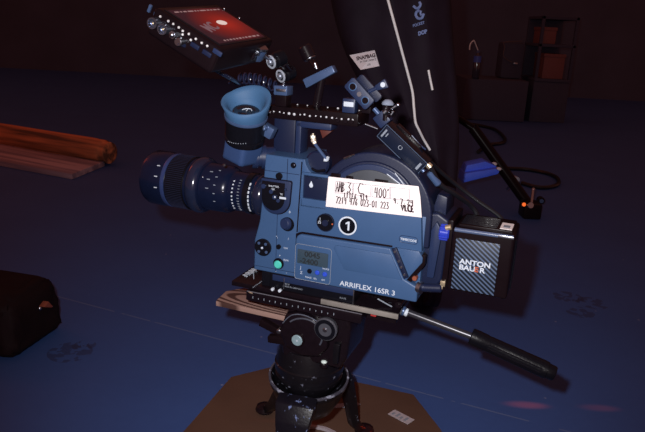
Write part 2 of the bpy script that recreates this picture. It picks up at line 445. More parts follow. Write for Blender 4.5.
# recessed window left of the tape
rw = G(); 
rw.box(-55, -8, -3, 6, 105, 109.5, .8).box(-55, -51.5, -3, 6, 52, 106, .8).box(-55, -8, -3, 6, 51, 55, .8)
rw.obj('window_rim', PAINT, FC)
G().box(-53, 10, 1, 12, 52, 108, .5).obj('recess_panel', PAINT_D, FC)
dp = G(); p = at(311, 184.5, Y=0)
dp.prism([(p.x, p.z + 6)] + arc(p.x, p.z - 2, 3.4, 30, -210, 12), .4, 2, bev=.3); dp.obj('drop_symbol', WHITE, FC)

# dial with selector, number badge
def dial(name, u, v, r, m, Y=-3, h=4, par=FC):
    p = at(u, v, Y=Y); return G().cyl((p.x, Y + 2, p.z), (p.x, Y - h, p.z), r, bev=1).obj(name, m, par), p
o, p = dial('speed_dial', 326, 222, 15, BLACK_G)
G().ring((p.x, -7, p.z), (0, -1, 0), 14.2, 15.2, .8).obj('dial_rim', PAINT_D, o)
G().cyl((p.x + 1, -7, p.z), (p.x + 1, -11, p.z), 5.5).obj('dial_knob', PAINT_D, o)
G().text('J', 7, face(p.x - 10, p.z + 2.5, -7.3), .1).obj('dial_mark', WHITE, o); G().text('25', 6, face(p.x - 13, p.z - 3, -7.3), .1).obj('dial_number', WHITE, o)
G().cyl((p.x + 13, -6, p.z - .5), (p.x + 13, -8.5, p.z - .5), 1.3).obj('index_dot', ORANGE, o)
p = at(348.2, 225.4, Y=-3)
BD = G().cyl((p.x, -1, p.z), (p.x, -6, p.z), 15.6, bev=1).obj('number_badge', BLACK_G, FC)
G().ring((p.x, -5.6, p.z), (0, -1, 0), 13.2, 15.8, 1).obj('badge_rim', WHITE, BD)
G().prism([(p.x + .2, p.z - 7.5), (p.x + 3.2, p.z - 7.5), (p.x + 3.2, p.z + 7.5), (p.x + .6, p.z + 7.5), (p.x - 3.6, p.z + 4.6), (p.x - 3.6, p.z + 2), (p.x + .2, p.z + 4)], -6.4, -5.9).obj('badge_number', WHITE, BD)

# controls of the front section
p = at(287, 223.5, Y=0)
G().cyl((p.x + 1, 2, p.z - 1), (p.x + 1, -1.5, p.z - 1), 12.5, bev=.5).obj('knob_socket', BLACK_G, FC)
G().cyl((p.x, 0, p.z), (p.x - 2, -8, p.z + 1), 11, 10, bev=2).obj('control_knob', PAINT_M, FC)
p = at(263.5, 247, Y=0)
DI = G().cyl((p.x, 2, p.z), (p.x, -5, p.z), 15.5, bev=1.5).obj('power_socket', BLACK_G, FC)
g = G()
for a, r_ in ((50, 10), (130, 10), (-40, 10.5), (-130, 10), (0, 0)):
    g.cyl((p.x + r_ * math.cos(rad(a)), -4, p.z + r_ * math.sin(rad(a))), (p.x + r_ * math.cos(rad(a)), -6, p.z + r_ * math.sin(rad(a))), 2.6)
g.obj('contact_pin', BLUESTEEL, DI)
G().ball((p.x, -5.5, p.z), 2.2).obj('centre_pin', WHITE, DI)
p = at(279, 246.5, Y=0); G().cyl((p.x, 2, p.z), (p.x, -4, p.z), 4.2).obj('toggle_switch', BLACK_G, FC)
p = at(278.6, 264, Y=0)
RB = G().cyl((p.x, 2, p.z + 1), (p.x, -2, p.z + 1), 10, bev=1).obj('button_collar', BLACK_G, FC)
o = G().cyl((p.x, -1, p.z), (p.x, -6, p.z), 7.3, bev=2).obj('run_button', TEAL, RB); o['label'] = 'teal green button'
for u, v, s, z in ((276, 237, '-', 8), (288, 240, '/', 6), (283.5, 248.5, 'TEST', 4), (283.5, 260.5, 'RUN', 4.6), (289, 213, '0', 6), (279, 256.5, '+', 6), (275.5, 271.5, '.', 9), (286, 273, '.', 9), (277, 238, '.', 9)):
    p = at(u, v, Y=0); G().text(s, z, face(p.x, p.z, -.4), .1).obj('control_mark', WHITE, FC)
# D-shaped recessed panel
A, B_ = at(263.2, 181, Y=0), at(286, 184.5, Y=0)
cx, cz, r = (A.x + B_.x) / 2, 58, (B_.x - A.x) / 2
Dp = [(A.x, A.z + 2), (B_.x, A.z + 2)] + arc(cx, cz, r, 0, -180, 20)
big = [(A.x - 2, A.z + 6), (B_.x + 9, A.z + 6), (B_.x + 11, A.z + 3)] + arc(cx + 4, cz - 1, r + 5, 0, -180, 20)
G().prism(big, -4, 4, bev=2).obj('shutter_frame', PAINT_M, FC)
G().prism([(x_ + (1.2 if x_ > cx else -1.2), z_ + (1.2 if z_ > 60 else -1.2)) for x_, z_ in big], -.7, 3, bev=.3).obj('frame_gap', BLACK, FC)
DP = G().prism(Dp, -4.8, -2, bev=.6).obj('shutter_panel', BLACK_G, FC)
g = G()
for u, v, r_ in ((271.5, 191.5, 3.6), (275, 197, 4), (278.5, 200.5, 3.2), (264, 186, 4), (286, 189.5, 2)):
    p = at(u, v, Y=-5); g.cyl((p.x, -4, p.z), (p.x, -8, p.z), r_)
g.obj('shutter_stud', PAINT_M, DP)
G().cyl((at(275, 197, Y=-8).x, -8, at(275, 197, Y=-8).z), (at(275, 197, Y=-8).x, -8.6, at(275, 197, Y=-8).z), 1.5).obj('stud_tip', WHITE, DP)
t = G(); p = at(279.5, 197.5, Y=-5); t.box(p.x, p.x + 12, -5.4, -4.6, p.z - 2, p.z + 1.6)
for u, v, s in ((268.5, 186.5, 'SHUTTER'), (271, 189.8, '180'), (280, 195, '90')): p = at(u, v, Y=-5); t.text(s, 4.6, face(p.x, p.z, -5), .1)
t.obj('shutter_marks', WHITE, DP)
p = at(279.5, 176, Y=0); G().cyl((p.x, 3, p.z), (p.x, -5, p.z), 6, bev=2).obj('round_stud', BLACK_G, FC)
p = at(293.5, 165.3, Y=0); G().cyl((p.x, 3, p.z), (p.x, -2, p.z), 5, bev=1).obj('screw_hole', BLACK_G, FC)
G().ball((at(294.3, 165, Y=-2).x, -2, at(294.3, 165, Y=-2).z), 1.5).obj('screw', STEEL, FC)

# magazine: round cover above the tape
mg = G()
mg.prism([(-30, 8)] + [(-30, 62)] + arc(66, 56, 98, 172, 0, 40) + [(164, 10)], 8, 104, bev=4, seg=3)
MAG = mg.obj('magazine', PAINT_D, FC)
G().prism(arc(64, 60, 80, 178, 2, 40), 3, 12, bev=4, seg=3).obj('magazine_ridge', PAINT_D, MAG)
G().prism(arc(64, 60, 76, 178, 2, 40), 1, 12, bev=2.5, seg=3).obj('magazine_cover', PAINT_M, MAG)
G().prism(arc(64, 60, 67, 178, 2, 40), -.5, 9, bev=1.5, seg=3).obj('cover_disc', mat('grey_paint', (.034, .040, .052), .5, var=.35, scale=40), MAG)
for x0, x1, z in ((-4, 12, 112), (70, 92, 112), (22, 34, 111)): G().box(x0, x1, -2.5, 2, z - 6, z + 2, .8).obj('cover_catch', BLACK, MAG)
# inner curved step to the left of the cover
G().prism([(-57, 100), (-14, 100), (-14, 104), (-28, 105), (-38, 108), (-45, 114), (-50, 122), (-52, 130), (-57, 130)], 1, 30, bev=.8).obj('neck_step', PAINT, FC)
q = at(318, 163, Y=20); G().cyl((q.x, 14, q.z), (q.x, 34, q.z), 21, bev=3, seg=40).obj('magazine_throat', PAINT_D, FC)
G().tube([(q.x - 8, 12.5, q.z - 9), (q.x + 2, 12, q.z - 12), (q.x + 16, 12.5, q.z - 9)], 2.4, 8).obj('throat_ridge', BLACK_G, FC)
g = G().prism([(-46, 174), (-24, 174), (-40, 160)], 46, 60, bev=1).obj('red_reflection', mat('dark_red_reflection', (.07, .012, .008), .5), FC)  # red reflection inside the bracket, built as a dark red wedge
g = G(); g.tube([at(387, 174, Y=-4), at(400, 184, Y=-4)], .9, 6, 1).tube([at(395, 173, Y=0), at(404, 185, Y=0)], .7, 6, 1)
g.obj('cover_edge_wire', WHITE, MAG)
g = G(); g.tube([at(344, 158.8, Y=6), at(351, 156, Y=6), at(354.5, 154.5, Y=6)], [2.2, 1.5, .6], 6); g.obj('cover_clip', STEEL, MAG)

# white tape with handwriting
tp = [at(u, v, Y=-5) for u, v in ((328.5, 176.6), (418.5, 186.4), (420.3, 197), (421.8, 217.6), (325.6, 206.6))]
TAPE = G().prism([(p.x, p.z) for p in tp], -5.2, -3.4, bev=.35).obj('tape_label', CARDM, MAG)
TAPE['label'] = 'white tape with handwriting'
a = (tp[1] - tp[0]).normalized()
def onT(fx, fz):                                          # fractions across and down the tape
    L_ = tp[0] + (tp[4] - tp[0]) * fz; R_ = tp[1] + (V((tp[3].x - 2, tp[3].y, tp[3].z)) - tp[1]) * fz
    p = L_ + (R_ - L_) * fx; return V((p.x, -5.4, p.z))
g = G()
for x0, x1 in ((.09, .285), (.295, .485), (.50, .69), (.70, .90)):
    q = [onT(x0, .12), onT(x1, .12), onT(x1, .5), onT(x0, .5)]
    for k in range(4): g.tube([q[k], q[(k + 1) % 4]], .5, 5, 1)
g.obj('printed_box', CARDG, TAPE)
SEG = {'0': [[(.2, 0), (0, .3), (.05, .8), (.35, 1), (.6, .7), (.55, .2), (.2, 0)]], '1': [[(.2, .8), (.35, 1), (.3, 0)]],
       '2': [[(0, .8), (.25, 1), (.55, .8), (.4, .45), (0, 0), (.6, .05)]], '3': [[(.05, 1), (.55, .95), (.25, .58), (.6, .3), (.35, 0), (0, .08)]],
       '4': [[(.1, 1), (0, .45), (.6, .5)], [(.5, 1), (.42, 0)]], '5': [[(.6, 1), (.15, .95), (.1, .55), (.5, .5), (.5, .1), (0, 0)]],
       '6': [[(.5, 1), (.1, .5), (.05, .15), (.35, 0), (.55, .25), (.3, .5), (.08, .3)]], '7': [[(0, 1), (.6, .95), (.2, 0)]],
       '9': [[(.5, .6), (.2, .5), (.1, .85), (.4, 1), (.52, .7), (.45, 0)]], 'A': [[(0, 0), (.3, 1), (.6, 0)], [(.1, .4), (.5, .4)]],
       'C': [[(.6, .95), (.2, 1), (0, .5), (.15, .05), (.7, 0)]], "'": [[(.2, 1), (.1, .75)]], '.': [[(.1, .1), (.25, .1)]], '-': [[(.1, .4), (.4, .4)]],
       'V': [[(0, 1), (.25, 0), (.6, 1)]], 'L': [[(.1, 1), (.1, 0), (.6, .05)]], 'B': [[(.05, 0), (.1, 1), (.5, .85), (.15, .55), (.6, .3), (.05, 0)]],
       'E': [[(.55, 1), (.1, 1), (.1, 0), (.6, 0)], [(.1, .5), (.45, .5)]], 'M': [[(0, 0), (.1, 1), (.3, .3), (.5, 1), (.6, 0)]], 'T': [[(0, 1), (.6, 1)], [(.3, 1), (.3, 0)]], 'F': [[(.1, 0), (.1, 1), (.6, 1)], [(.1, .5), (.45, .5)]]}
g = G()
def hand(txt, fx, fz, h, w, r=.7, step=.9):
    x = fx
    for ch in txt:
        if ch in SEG:
            for l in SEG[ch]:
                g.tube([onT(x + px * w, fz - pz * h) + V((0, -.2, 0)) for px, pz in l], r, 5, 1)
        x += w * step
hand('AMB', .10, .46, .33, .042, .95, .8); hand('3', .225, .44, .32, .065, .95); hand('C', .345, .44, .33, .095, .95); hand("400'", .53, .50, .32, .05, .95)
hand('1TTE6 9T9', .19, .63, .17, .030, .85, 1.0)
hand('7219 476 023-01 223', .11, .84, .22, .036, .85, .84)
hand('9.7.24', .73, .63, .17, .04, .95)
hand('VLCE', .81, .84, .19, .044, 1.5, .75)
g.obj('handwriting', INK, TAPE)

# time code badge
p = at(408.5, 240, Y=-3)
g = G(); ol = rrect(p.x - 15, p.x + 15, p.z - 5.5, p.z + 6, 5.5, 6)
for k in range(len(ol)): a, bb = ol[k], ol[(k + 1) % len(ol)]; g.tube([(a[0], -3.2, a[1]), (bb[0], -3.2, bb[1])], .45, 5, 1)
o = g.obj('timecode_badge', PAINT_M, FC); G().text('TIMECODE', 5.4, face(p.x, p.z - 1.8, -3.2), .15, 'CENTER', bold=.1).obj('badge_lettering', WHITE, o)

# rear housing, fittings
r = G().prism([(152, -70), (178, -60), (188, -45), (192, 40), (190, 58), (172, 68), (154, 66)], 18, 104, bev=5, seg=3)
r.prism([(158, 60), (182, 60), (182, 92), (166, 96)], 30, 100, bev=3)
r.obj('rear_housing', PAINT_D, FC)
G().prism([(164, -40), (176, -40), (182, 40), (172, 56), (164, 40)], 12, 22, bev=3).obj('rear_panel', PAINT_M, FC)
p = at(420, 288, Y=0)
g = G().cyl((p.x - 4, 2, p.z), (p.x + 3, 0, p.z), 10.5).obj('lock_collar', STEEL, FC)
G().cyl((p.x + 1, 6, p.z - 1), (p.x + 34, 6, p.z + 4), 7, bev=2).obj('lock_shaft', PAINT_D, FC)
p = at(442.5, 283.5, Y=10); G().box(p.x - 5, p.x + 2, 4, 12, p.z - 8, p.z - 2, 1).box(p.x - 3, p.x + 5, 4, 12, p.z - 3, p.z + 6, 1).obj('lock_lever', BRASS, FC)
p = at(414.5, 278.5, Y=-6); G().cyl((p.x, 4, p.z), (p.x, -8, p.z), 4, bev=1).obj('indicator_stud', mat('dark_orange', (.22, .06, .03), .5), FC)
g = G(); p = at(444.5, 233, Y=12)
prof = [(0, 0), (0, 10), (2, 12), (14, 12), (16, 10), (16, 0)]
g.lathe((p.x - 8, 16, p.z), (1, 0, 0), prof, 24)
for k in range(14): a = 2 * math.pi * k / 14; g.cyl((p.x - 7, 16 + 12 * math.cos(a), p.z + 12 * math.sin(a)), (p.x + 6, 16 + 12 * math.cos(a), p.z + 12 * math.sin(a)), 1.4, seg=6)
o = g.obj('lock_knob', BLUEK, FC); o['label'] = 'ribbed blue knob'
p = at(449, 227.5, Y=10); G().cyl((p.x - 5, 8, p.z - 1), (p.x + 4, 8, p.z + 2), 4.5).obj('knob_tip', BRASS, FC)
G().box(190, 199, 8, 96, -52, 62, 2).obj('battery_plate', BLACK, FC)

# lens
ax = V((-1, 0, .020)).normalized(); LP = V((-138, 50, 45.5))
def lx(X): return -X - 138
def lens(name, prof, m, par, seg=56): return G().lathe(LP, ax, [(lx(x), r) for x, r in prof], seg).obj(name, m, par)
LN = lens('lens', [(-136, 0), (-136, 30), (-158, 33), (-160, 35), (-204, 36), (-206, 39), (-210, 41), (-214, 43), (-258, 44), (-259, 47), (-262, 47.5), (-284, 48), (-326, 48), (-328, 49.5), (-372, 50), (-381, 47), (-383, 44), (-376, 40), (-372, 0)], LENSB, FC)
lens('focus_ring', [(-288, 49), (-289, 50), (-326, 50), (-327, 48)], RIB, LN)
lens('gloss_ring', [(-260, 44), (-262, 48), (-265, 50.5), (-269, 52), (-273, 52.4), (-277, 52), (-281, 50.5), (-284, 48), (-285, 46)], mat('gloss_black', (.010, .014, .034), .16, spec=.6), LN)
lens('lit_edge_band', [(-327, 48), (-328, 50.6), (-333, 50.8), (-335, 50)], mat('lit_edge_blue', (.03, .05, .15), .3, .2), LN)  # light along the curved edge, put into the colour as a bluer band
lens('front_hood', [(-335, 49), (-336, 50.2), (-345, 51.5), (-374, 51), (-380, 48), (-379, 47)], LENSB, LN)
g = G()
for k in range(84):
    a = 2 * math.pi * k / 84; c = LP + ax * lx(-290); n = V((0, math.cos(a), math.sin(a)))
    g.tube([c + n * 50, c + ax * 35 + n * 50], .8, 4, 1)
g.obj('grip_ribs', mat('navy_rib', (.010, .012, .030), .4, spec=.3), LN)
lens('aperture_ring', [(-163, 35), (-164, 37.6), (-174, 37.6), (-175, 35)], BLACK_G, LN)
lens('mount_flange', [(-134, 29), (-137, 33.5), (-141, 36.3), (-146, 37.6), (-151, 37.3), (-155, 35.5), (-158, 32.5)], mat('gloss_navy', (.009, .012, .030), .15, spec=.6), LN)
def lens_marks(X, R, a0, a1, n, w, h, m, name):
    g = G()
    for k in range(n):
        a = rad(a0 + (a1 - a0) * k / max(1, n - 1)); n_ = V((0, -math.cos(a), math.sin(a))); tt = V((0, math.sin(a), math.cos(a)))
        c = LP + ax * lx(X) + n_ * R
        M = Matrix(((1, tt.x, n_.x, c.x), (0, tt.y, n_.y, c.y), (0, tt.z, n_.z, c.z), (0, 0, 0, 1)))
        g.box(-w / 2, w / 2, -h / 2, h / 2, -.6, .5, M=M)
    return g.obj(name, m, LN)
lens_marks(-161.5, 36.4, 40, -42, 8, 2.6, 4.6, WHITE, 'scale_marks')
lens_marks(-182, 35.9, 48, -50, 12, 4.0, 1.2, GREYP, 'scale_marks')
lens_marks(-194, 36, 42, -46, 9, 2.6, 2.6, WHITE, 'scale_marks')
lens_marks(-240, 43.8, 52, 10, 3, 6, 1.6, GREYP, 'scale_marks')
lens_marks(-226, 43.4, 60, -20, 5, 4, 1.6, GREYP, 'scale_marks')
lens_marks(-343, 51.2, 40, -6, 3, 6, 1.8, WHITE, 'scale_marks')
for X, a, R in ((-208, 8, 42), (-252, 34, 44.5)):
    n_ = V((0, -math.cos(rad(a)), math.sin(rad(a)))); c = LP + ax * lx(X); G().ball(c + n_ * R, 2).obj('lens_screw', STEEL, LN)

# viewfinder: elbow, barrel, eyecup
e0 = at(240.5, 168.5, Y=-22)
VF = G(); VF.box(-50, 0, 0, 50, 0, 46, 9, M=Matrix.Translation(e0) @ Matrix.Rotation(rad(-18), 4, 'Z') @ Matrix.Rotation(rad(11), 4, 'Y'), seg=4)
VFO = VF.obj('viewfinder', mat('mid_blue_paint', (.028, .056, .145), .32, var=.1, spec=.4), FC)
pa, pb = at(252, 157, Y=25), at(274, 157, Y=45)
dv = (pb - pa).normalized()
G().lathe(pa, dv, [(0, 0), (0, 20), (10, 20), (10, 17), (16, 17), (16, 21), (24, 21), (24, 18), (40, 18), (40, 0)], 36).obj('viewfinder_tube', PAINT_M, VFO)
G().cyl(at(225, 165, Y=-8), at(225, 165, Y=-8) + V((0, -4, 0)), 2.4).obj('viewfinder_screw', STEEL, VFO)
axv = V((.20, -.33, .92)).normalized(); bb = at(245, 138.5, Y=6)
BR = G().lathe(bb - axv * 4, axv, [(0, 0), (0, 30), (2, 33.5), (10, 34.5), (11, 32.5), (13, 32.5), (14, 34), (44, 34.5), (45, 33), (48, 33), (48.5, 0)], 48).obj('eyepiece', BLACK_G, FC)
G().ring(bb + axv * 42, axv, 34, 36.2, 5, 48).obj('eyepiece_ring', BLUESTEEL, BR)
t = G()
for k in range(9):
    a = rad(-28 + k * 7); e2 = V((1, 0, 0)); e1 = axv.cross(e2).normalized(); 
    n_ = (-(e1 if e1.y > 0 else -e1)); n_ = (n_ * math.cos(a) + e2 * math.sin(a)).normalized()
    t.ball(bb + axv * 9 + n_ * 34.4, 1.0, seg=6)
t.obj('eyepiece_marks', GREYP, BR)
# eyecup, flared with a raised far side
def eyecup():
    t = bmesh.new(); n = 56; c0 = bb + axv * 55
    e1 = V((1, 0, 0)); e1 = (e1 - axv * e1.dot(axv)).normalized(); e2 = axv.cross(e1)   # e2 points to the far side
    if e2.y < 0: e2 = -e2
    prof = [(-9, 34.5, 0), (-5, 35.5, 0), (2, 37, .1), (8, 38.5, .6), (13, 39.5, 1), (15.5, 38, 1.03), (15, 34.5, 1), (10, 30, .85), (2, 27, .4), (-4, 24, .05), (-6, 14, 0)]
    rings = []
    for h, r, k in prof:
        R = []
        for i in range(n):
            a = 2 * math.pi * i / n; ca, sa = math.cos(a), math.sin(a)
            sl = math.sin(a + .45); lift = k * (8 * max(0, sl) + 6 * sl - 1)
            rr = r * (1 - k * .11 * max(0, -sa)) * (1 + k * (.13 * max(0, -ca) ** 3 + .04 * max(0, sa)))
            R.append(t.verts.new(c0 + (e1 * ca + e2 * sa) * rr + axv * (h + lift)))
        rings.append(R)
    for A, B in zip(rings, rings[1:]):
        for k in range(n): t.faces.new((A[k], A[(k + 1) % n], B[(k + 1) % n], B[k]))
    t.faces.new(rings[0][::-1]); t.faces.new(rings[-1])
    bmesh.ops.recalc_face_normals(t, faces=list(t.faces)); return t, c0
t, c0 = eyecup(); g = G(); g._add(t); o = g.obj('eyecup', RUBBER, FC, angle=60)
o['label'] = 'soft blue rubber eyecup'
G().lathe(c0 - axv * 5.5, axv, [(.2, 0), (.2, 23), (3.4, 22.5), (3.4, 17), (1.5, 14), (2.4, 0)], 40).obj('eyepiece_glass', GLASS, o)
g = G(); e2 = axv.cross(V((1, 0, 0))).normalized(); e2 = e2 if e2.y > 0 else -e2
q = [c0 - axv * 1.6 + (V((1, 0, 0)) * math.cos(rad(a)) + e2 * math.sin(rad(a))) * 9 for a in range(20, 165, 12)]
g.tube(q, .8, 6, 2); g.tube([q[6], c0 - axv * 1.6], .7, 6, 1); g.obj('eyepiece_highlight', WHITE, o)  # highlight arc in the glass, modelled as a thin white curve
# small lever block on the eyepiece's right
p = at(268.5, 130, Y=12)
G().box(-12, 12, -9, 9, -11, 9, 3, M=Matrix.Translation(p) @ Matrix.Rotation(rad(25), 4, 'Y')).cyl(p + V((-2, -8, 4)), p + V((-2, -16, 6)), 5).obj('dioptre_lever', BLUESTEEL, BR)

# top: dark gate block, handle bracket, cheese plate rail
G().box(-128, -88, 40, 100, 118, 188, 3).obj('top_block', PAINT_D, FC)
HB = G()
HB.box(-88, -78, 42, 74, 128, 186, 2).box(-88, -24, 42, 74, 175, 186, 2.5).obj('handle_bracket', PAINT_M, FC)
g = G(); p = at(304, 122, Y=40)
RL = G().box(-140, 24, 34, 96, 187, 208, 2).obj('top_rail', BLACK, FC)
g = G()
for k in range(17):
    x = -134 + k * 9.4; g.ball((x + random.uniform(-1.5, 1.5), 33.6, 198 + random.uniform(-1, 1)), random.choice((1.5, 1.9, 2.6)), seg=8)
    if k % 2: g.ball((x + 3, 80, 208.2), random.choice((1.4, 2.2)), seg=8)
g.obj('rail_screws', mat('bright_rail_screw', (.7, .72, .78), .3, .3), RL)
for X in (-10, 4, 14):
    G().cyl((X, 36, 195), (X, 31, 195), 3.6).obj('rail_bolt', METALB, RL)
# latch strap hanging inside the bracket
p0, p1, p2 = at(313, 137, Y=12), at(315, 144, Y=10), at(327, 160, Y=6)
g = G().tube([p0 + V((0, 0, 6)), p0, p1], [1.5, 4.5, 3.5, 2.5], 8).ball(p0 + V((2, -2, -5)), 4.5, seg=10); g.obj('latch_hook', mat('bright_brass', (.85, .75, .60), .35, .5), FC)
G().tube([p1, p1 + (p2 - p1) * .5, p2], 2.6, 8).obj('latch_strap', BLUESTEEL, FC)
G().tube([p2 + V((-5, -2, 0)), p2, p2 + V((2, -2, 5))], 2.6, 8).obj('latch_tip', WHITE, FC)

# ---------------------------------------------------------------- battery
BT = thing('battery_pack', 'black battery block with a striped carbon-look side, mounted at the back of the film camera', 'battery', (246, 45, -48))
Bh = G(); Bh.box(200, 293, 0, 90, -49, 53, 5, seg=3)
Bh.box(206, 288, 14, 84, 50, 57, 2)
BH = Bh.obj('housing', BLACK, BT)
G().tube([(203, 1.5, 50.5), (291, 1.5, 51.5)], 3.4, 12, 1).obj('edge_trim', mat('gloss_edge', (.07, .10, .18), .2, spec=.8), BT)
G().box(268, 292, -2, 3, 48.5, 53.5, 1.5).obj('edge_clip', STEEL, BT)
g = G()
for k in range(12): g.box(209, 264, 20 + k * 4.6, 22.4 + k * 4.6, 56.5, 58, .3)
g.obj('grip_ribs', BLACK_G, BT)
PN = G().box(207, 273.5, -1.6, 2, -45, 38.5, .6).obj('side_panel', CARBON, BT)
PN['label'] = 'panel with diagonal stripes'
for w_, x_, z_, m_ in (('ANTON', 216, -1.5, WHITE), ('BAU', 216, -11, WHITE), ('E', 239.5, -11, ORANGE), ('R', 247.8, -11, WHITE)):
    o = G().text(w_, 11.2, face(x_, z_, -1.9), .3, bold=.3, xs=1.16).obj('lettering', m_, PN)
    if m_ is ORANGE: o['label'] = 'orange letter'
q = [at(u, v, Z=57.2) for u, v in ((511, 221.5), (519.5, 219.5), (522, 227), (513.5, 229.5))]
SK = G().box(268, 286, 20, 56, 57, 57.8).obj('sticker', CARDM, BT)
G().box(272, 282, 28, 42, 57.7, 58.1).obj('sticker_print', GREYP, SK)
g = G().tube([(293.5, 30, 40), (294, 38, 0), (293.5, 36, -42)], 1.6, 6); g.obj('side_seam', BLACK_G, BT)

# ---------------------------------------------------------------- camera plate (bridge plate)
CP = thing('camera_plate', 'long black sliding plate with a worn silver edge, under the film camera', 'camera plate', (-28, 55, -117))
PL = G().box(-184, 126, 0, 110, -117, -108, 1.2).obj('base_plate', METALB, CP)
G().box(-10, 127, -2.5, 2, -116.5, -107.5, 1.2).obj('worn_edge', STEELW, CP)
DV = G().box(-110, 47, 4, 100, -108, -79, 1.5).box(-128, -112, 8, 100, -108, -80, 1).obj('dovetail_block', BLACK_G, CP)
g = G().box(46, 47.6, 1, 5, -107, -80, .4).box(at(284.5, 281, Y=3).x - .9, at(284.5, 281, Y=3).x + .9, .5, 3, -105, -84, .4); g.obj('block_edge', STEEL, CP)
G().box(-104, 46, 1.5, 5, -92, -81, .8).obj('slide_strip', PAINT_M, CP)
for w_, x_, z_ in (('MADE IN GERMANY', -84, -101), ('BP-8', -80, -96.5), ('PLATE', 22, -102)): G().text(w_, 4.2, face(x_, z_, 3.6), .1).obj('lettering', GREYP, DV)
q = at(239.5, 275.5, Z=-107.7)
M = frame3((q.x + 15, q.y, -107.8), (0, 1, 0), (-1, 0, 0))
G().text('ARRI', 17, M, .15, bold=.5, xs=1.25).obj('plate_lettering', WHITE, PL)
g = G().tube([at(244.5, 276.5, Z=-107), at(259, 270.5, Z=-107)], .8, 6, 1).tube([at(253, 287.5, Z=-107), at(265, 279, Z=-107)], .8, 6, 1).tube([at(377.5, 298.8, Y=20), at(392, 306.8, Y=20)], 1.1, 6, 1)
g.obj('guide_line', GREYP, CP)
G().tube([at(253.3, 268, Y=2), at(253.8, 279, Y=2)], .7, 6, 1).obj('guide_pin', GREYP, CP)
for u, v in ((272.3, 289.5), (279.5, 291)):
    p = at(u, v, Y=-3); G().cyl((p.x, 2, p.z), (p.x, -4, p.z), 2.8).obj('screw', WHITE, CP)
p = at(400, 303, Y=20); G().cyl((p.x, 8, p.z), (p.x, 60, p.z), 6).cyl((p.x, 8, p.z), (p.x, 5, p.z), 3).obj('lock_screw', STEEL if 0 else METALB, CP)
p = at(374, 318, Y=12); G().box(p.x - 5, p.x + 5, 6, 30, -124, -115.5, 1.5).obj('release_button', REDM, CP)

# ---------------------------------------------------------------- tripod: head, bowl, legs, pan handle
T = (-.01, 1.12, 0)
Tb = BFi @ V(T)
TR = thing('camera_tripod', 'low black tripod with worn paint and a long pan handle, carrying the film camera', 'tripod', T, WF)
PT = G().box(-152, 66, -6, 112, -137, -118, 3).obj('head_platform', METALB, TR)
g = G()
for k in range(15):
    x = -138 + k * 11; g.box(x, x + 1.2, -6.6, -5.5, -130.5, -126.5 - (1.5 if k % 2 else 0))
g.obj('scale_ticks', GREYP, PT)
g = G().tube([(-150, -5.5, -119), (-90, -5.5, -118.5), (66, -5.5, -118.5)], .9, 6, 1); g.obj('platform_edge', mat('scuffed_edge', (.10, .10, .12), .4, var=.4), PT)
G().tube([(-151, 2, -120), (-146, -5.5, -120), (-138, -6.5, -121)], 1.3, 6).obj('edge_chip', BRASS, PT)
# head body: side shells around the tilt axis
hx, hz = -33, -186
HD = G()
HD.prism([(-72, -137), (40, -137), (44, -160), (40, -215), (28, -238), (-82, -238), (-88, -212), (-84, -170)], 8, 104, bev=7, seg=3)
HD.obj('head_body', METALB, TR)
sh = G().prism([(x, z) for x, z in ((-74, -148), (-50, -140), (-20, -146), (4, -166), (8, -196), (-8, -216), (-40, -222), (-72, -210), (-84, -185))], -6, 12, bev=5, seg=3)
SH = sh.obj('side_shell', METALB, TR)
rg = G(); G().tube([(-78, -5.5, -166), (-60, -7, -146), (-34, -7, -142), (-6, -7, -152), (8, -6, -172)], 1.0, 6).obj('shell_edge', mat('scuffed_shell', (.07, .08, .11), .4, var=.5, scale=90), SH)
eo = [(-38 + 36 * math.cos(rad(a)) + 4 * math.sin(rad(a)), -7, -180 + 32 * math.sin(rad(a))) for a in range(-20, 150, 10)]
rg.tube(eo, 1.6, 8, 2); rg.obj('shell_ridge', mat('dark_grey_metal', (.05, .055, .075), .35), SH)
p = at(297.5, 339.8, Y=-8)
DC = G().cyl((p.x, 0, p.z), (p.x, -10, p.z), 13, bev=1).obj('tilt_cap', BLACK, TR)
G().cyl((p.x, -9, p.z), (p.x, -12, p.z), 10.2, bev=1).obj('cap_disc', mat('pale_teal_metal', (.22, .32, .36), .4, .2, var=.3, scale=120), DC)
G().ball((p.x + .5, -12, p.z), 1.6).obj('cap_pin', WHITE, DC)
p = at(325, 330, Y=-14)
KN = G().lathe((p.x, 8, p.z), (0, -1, 0), [(0, 0), (0, 12), (10, 12), (11, 20), (13, 21), (20, 21), (22, 19), (22, 0)], 44).obj('drag_knob', mat('grey_black_knob', (.05, .052, .065), .3, var=.3), TR)
G().ring((p.x, -13.8, p.z), (0, -1, 0), 12, 18.5, .8).obj('knob_ring', BLACK_G, KN)
G().cyl((p.x, -13, p.z), (p.x, -16.5, p.z), 4, bev=1).obj('knob_screw', STEEL, KN)
G().prism([(p.x + 12, -185), (p.x + 24, -185), (p.x + 22, -225), (p.x + 12, -225)], -2, 14, bev=3).obj('scuffed_boss', WORN, TR)
# two levers on the left
def lever(u0, v0, u1, v1, w0, w1, Y):
    p, q = at(u0, v0, Y=Y), at(u1, v1, Y=Y); d = (q - p).normalized(); n = V((-d.z, 0, d.x))
    return G().prism([((p + n * w0).x, (p + n * w0).z), ((q + n * w1).x, (q + n * w1).z), ((q - n * w1).x, (q - n * w1).z), ((p - n * w0).x, (p - n * w0).z)], Y - 7, Y + 7, bev=2.5).obj('lock_lever', BLACK, TR)
lever(261, 321, 284, 333.5, 7.5, 6, 4); lever(269, 338, 288, 340, 6.5, 8, 10)
p = at(279, 331, Y=-3); G().cyl((p.x, 6, p.z), (p.x, -7, p.z), 4.5, bev=1.5).obj('lever_screw', STEEL, TR)
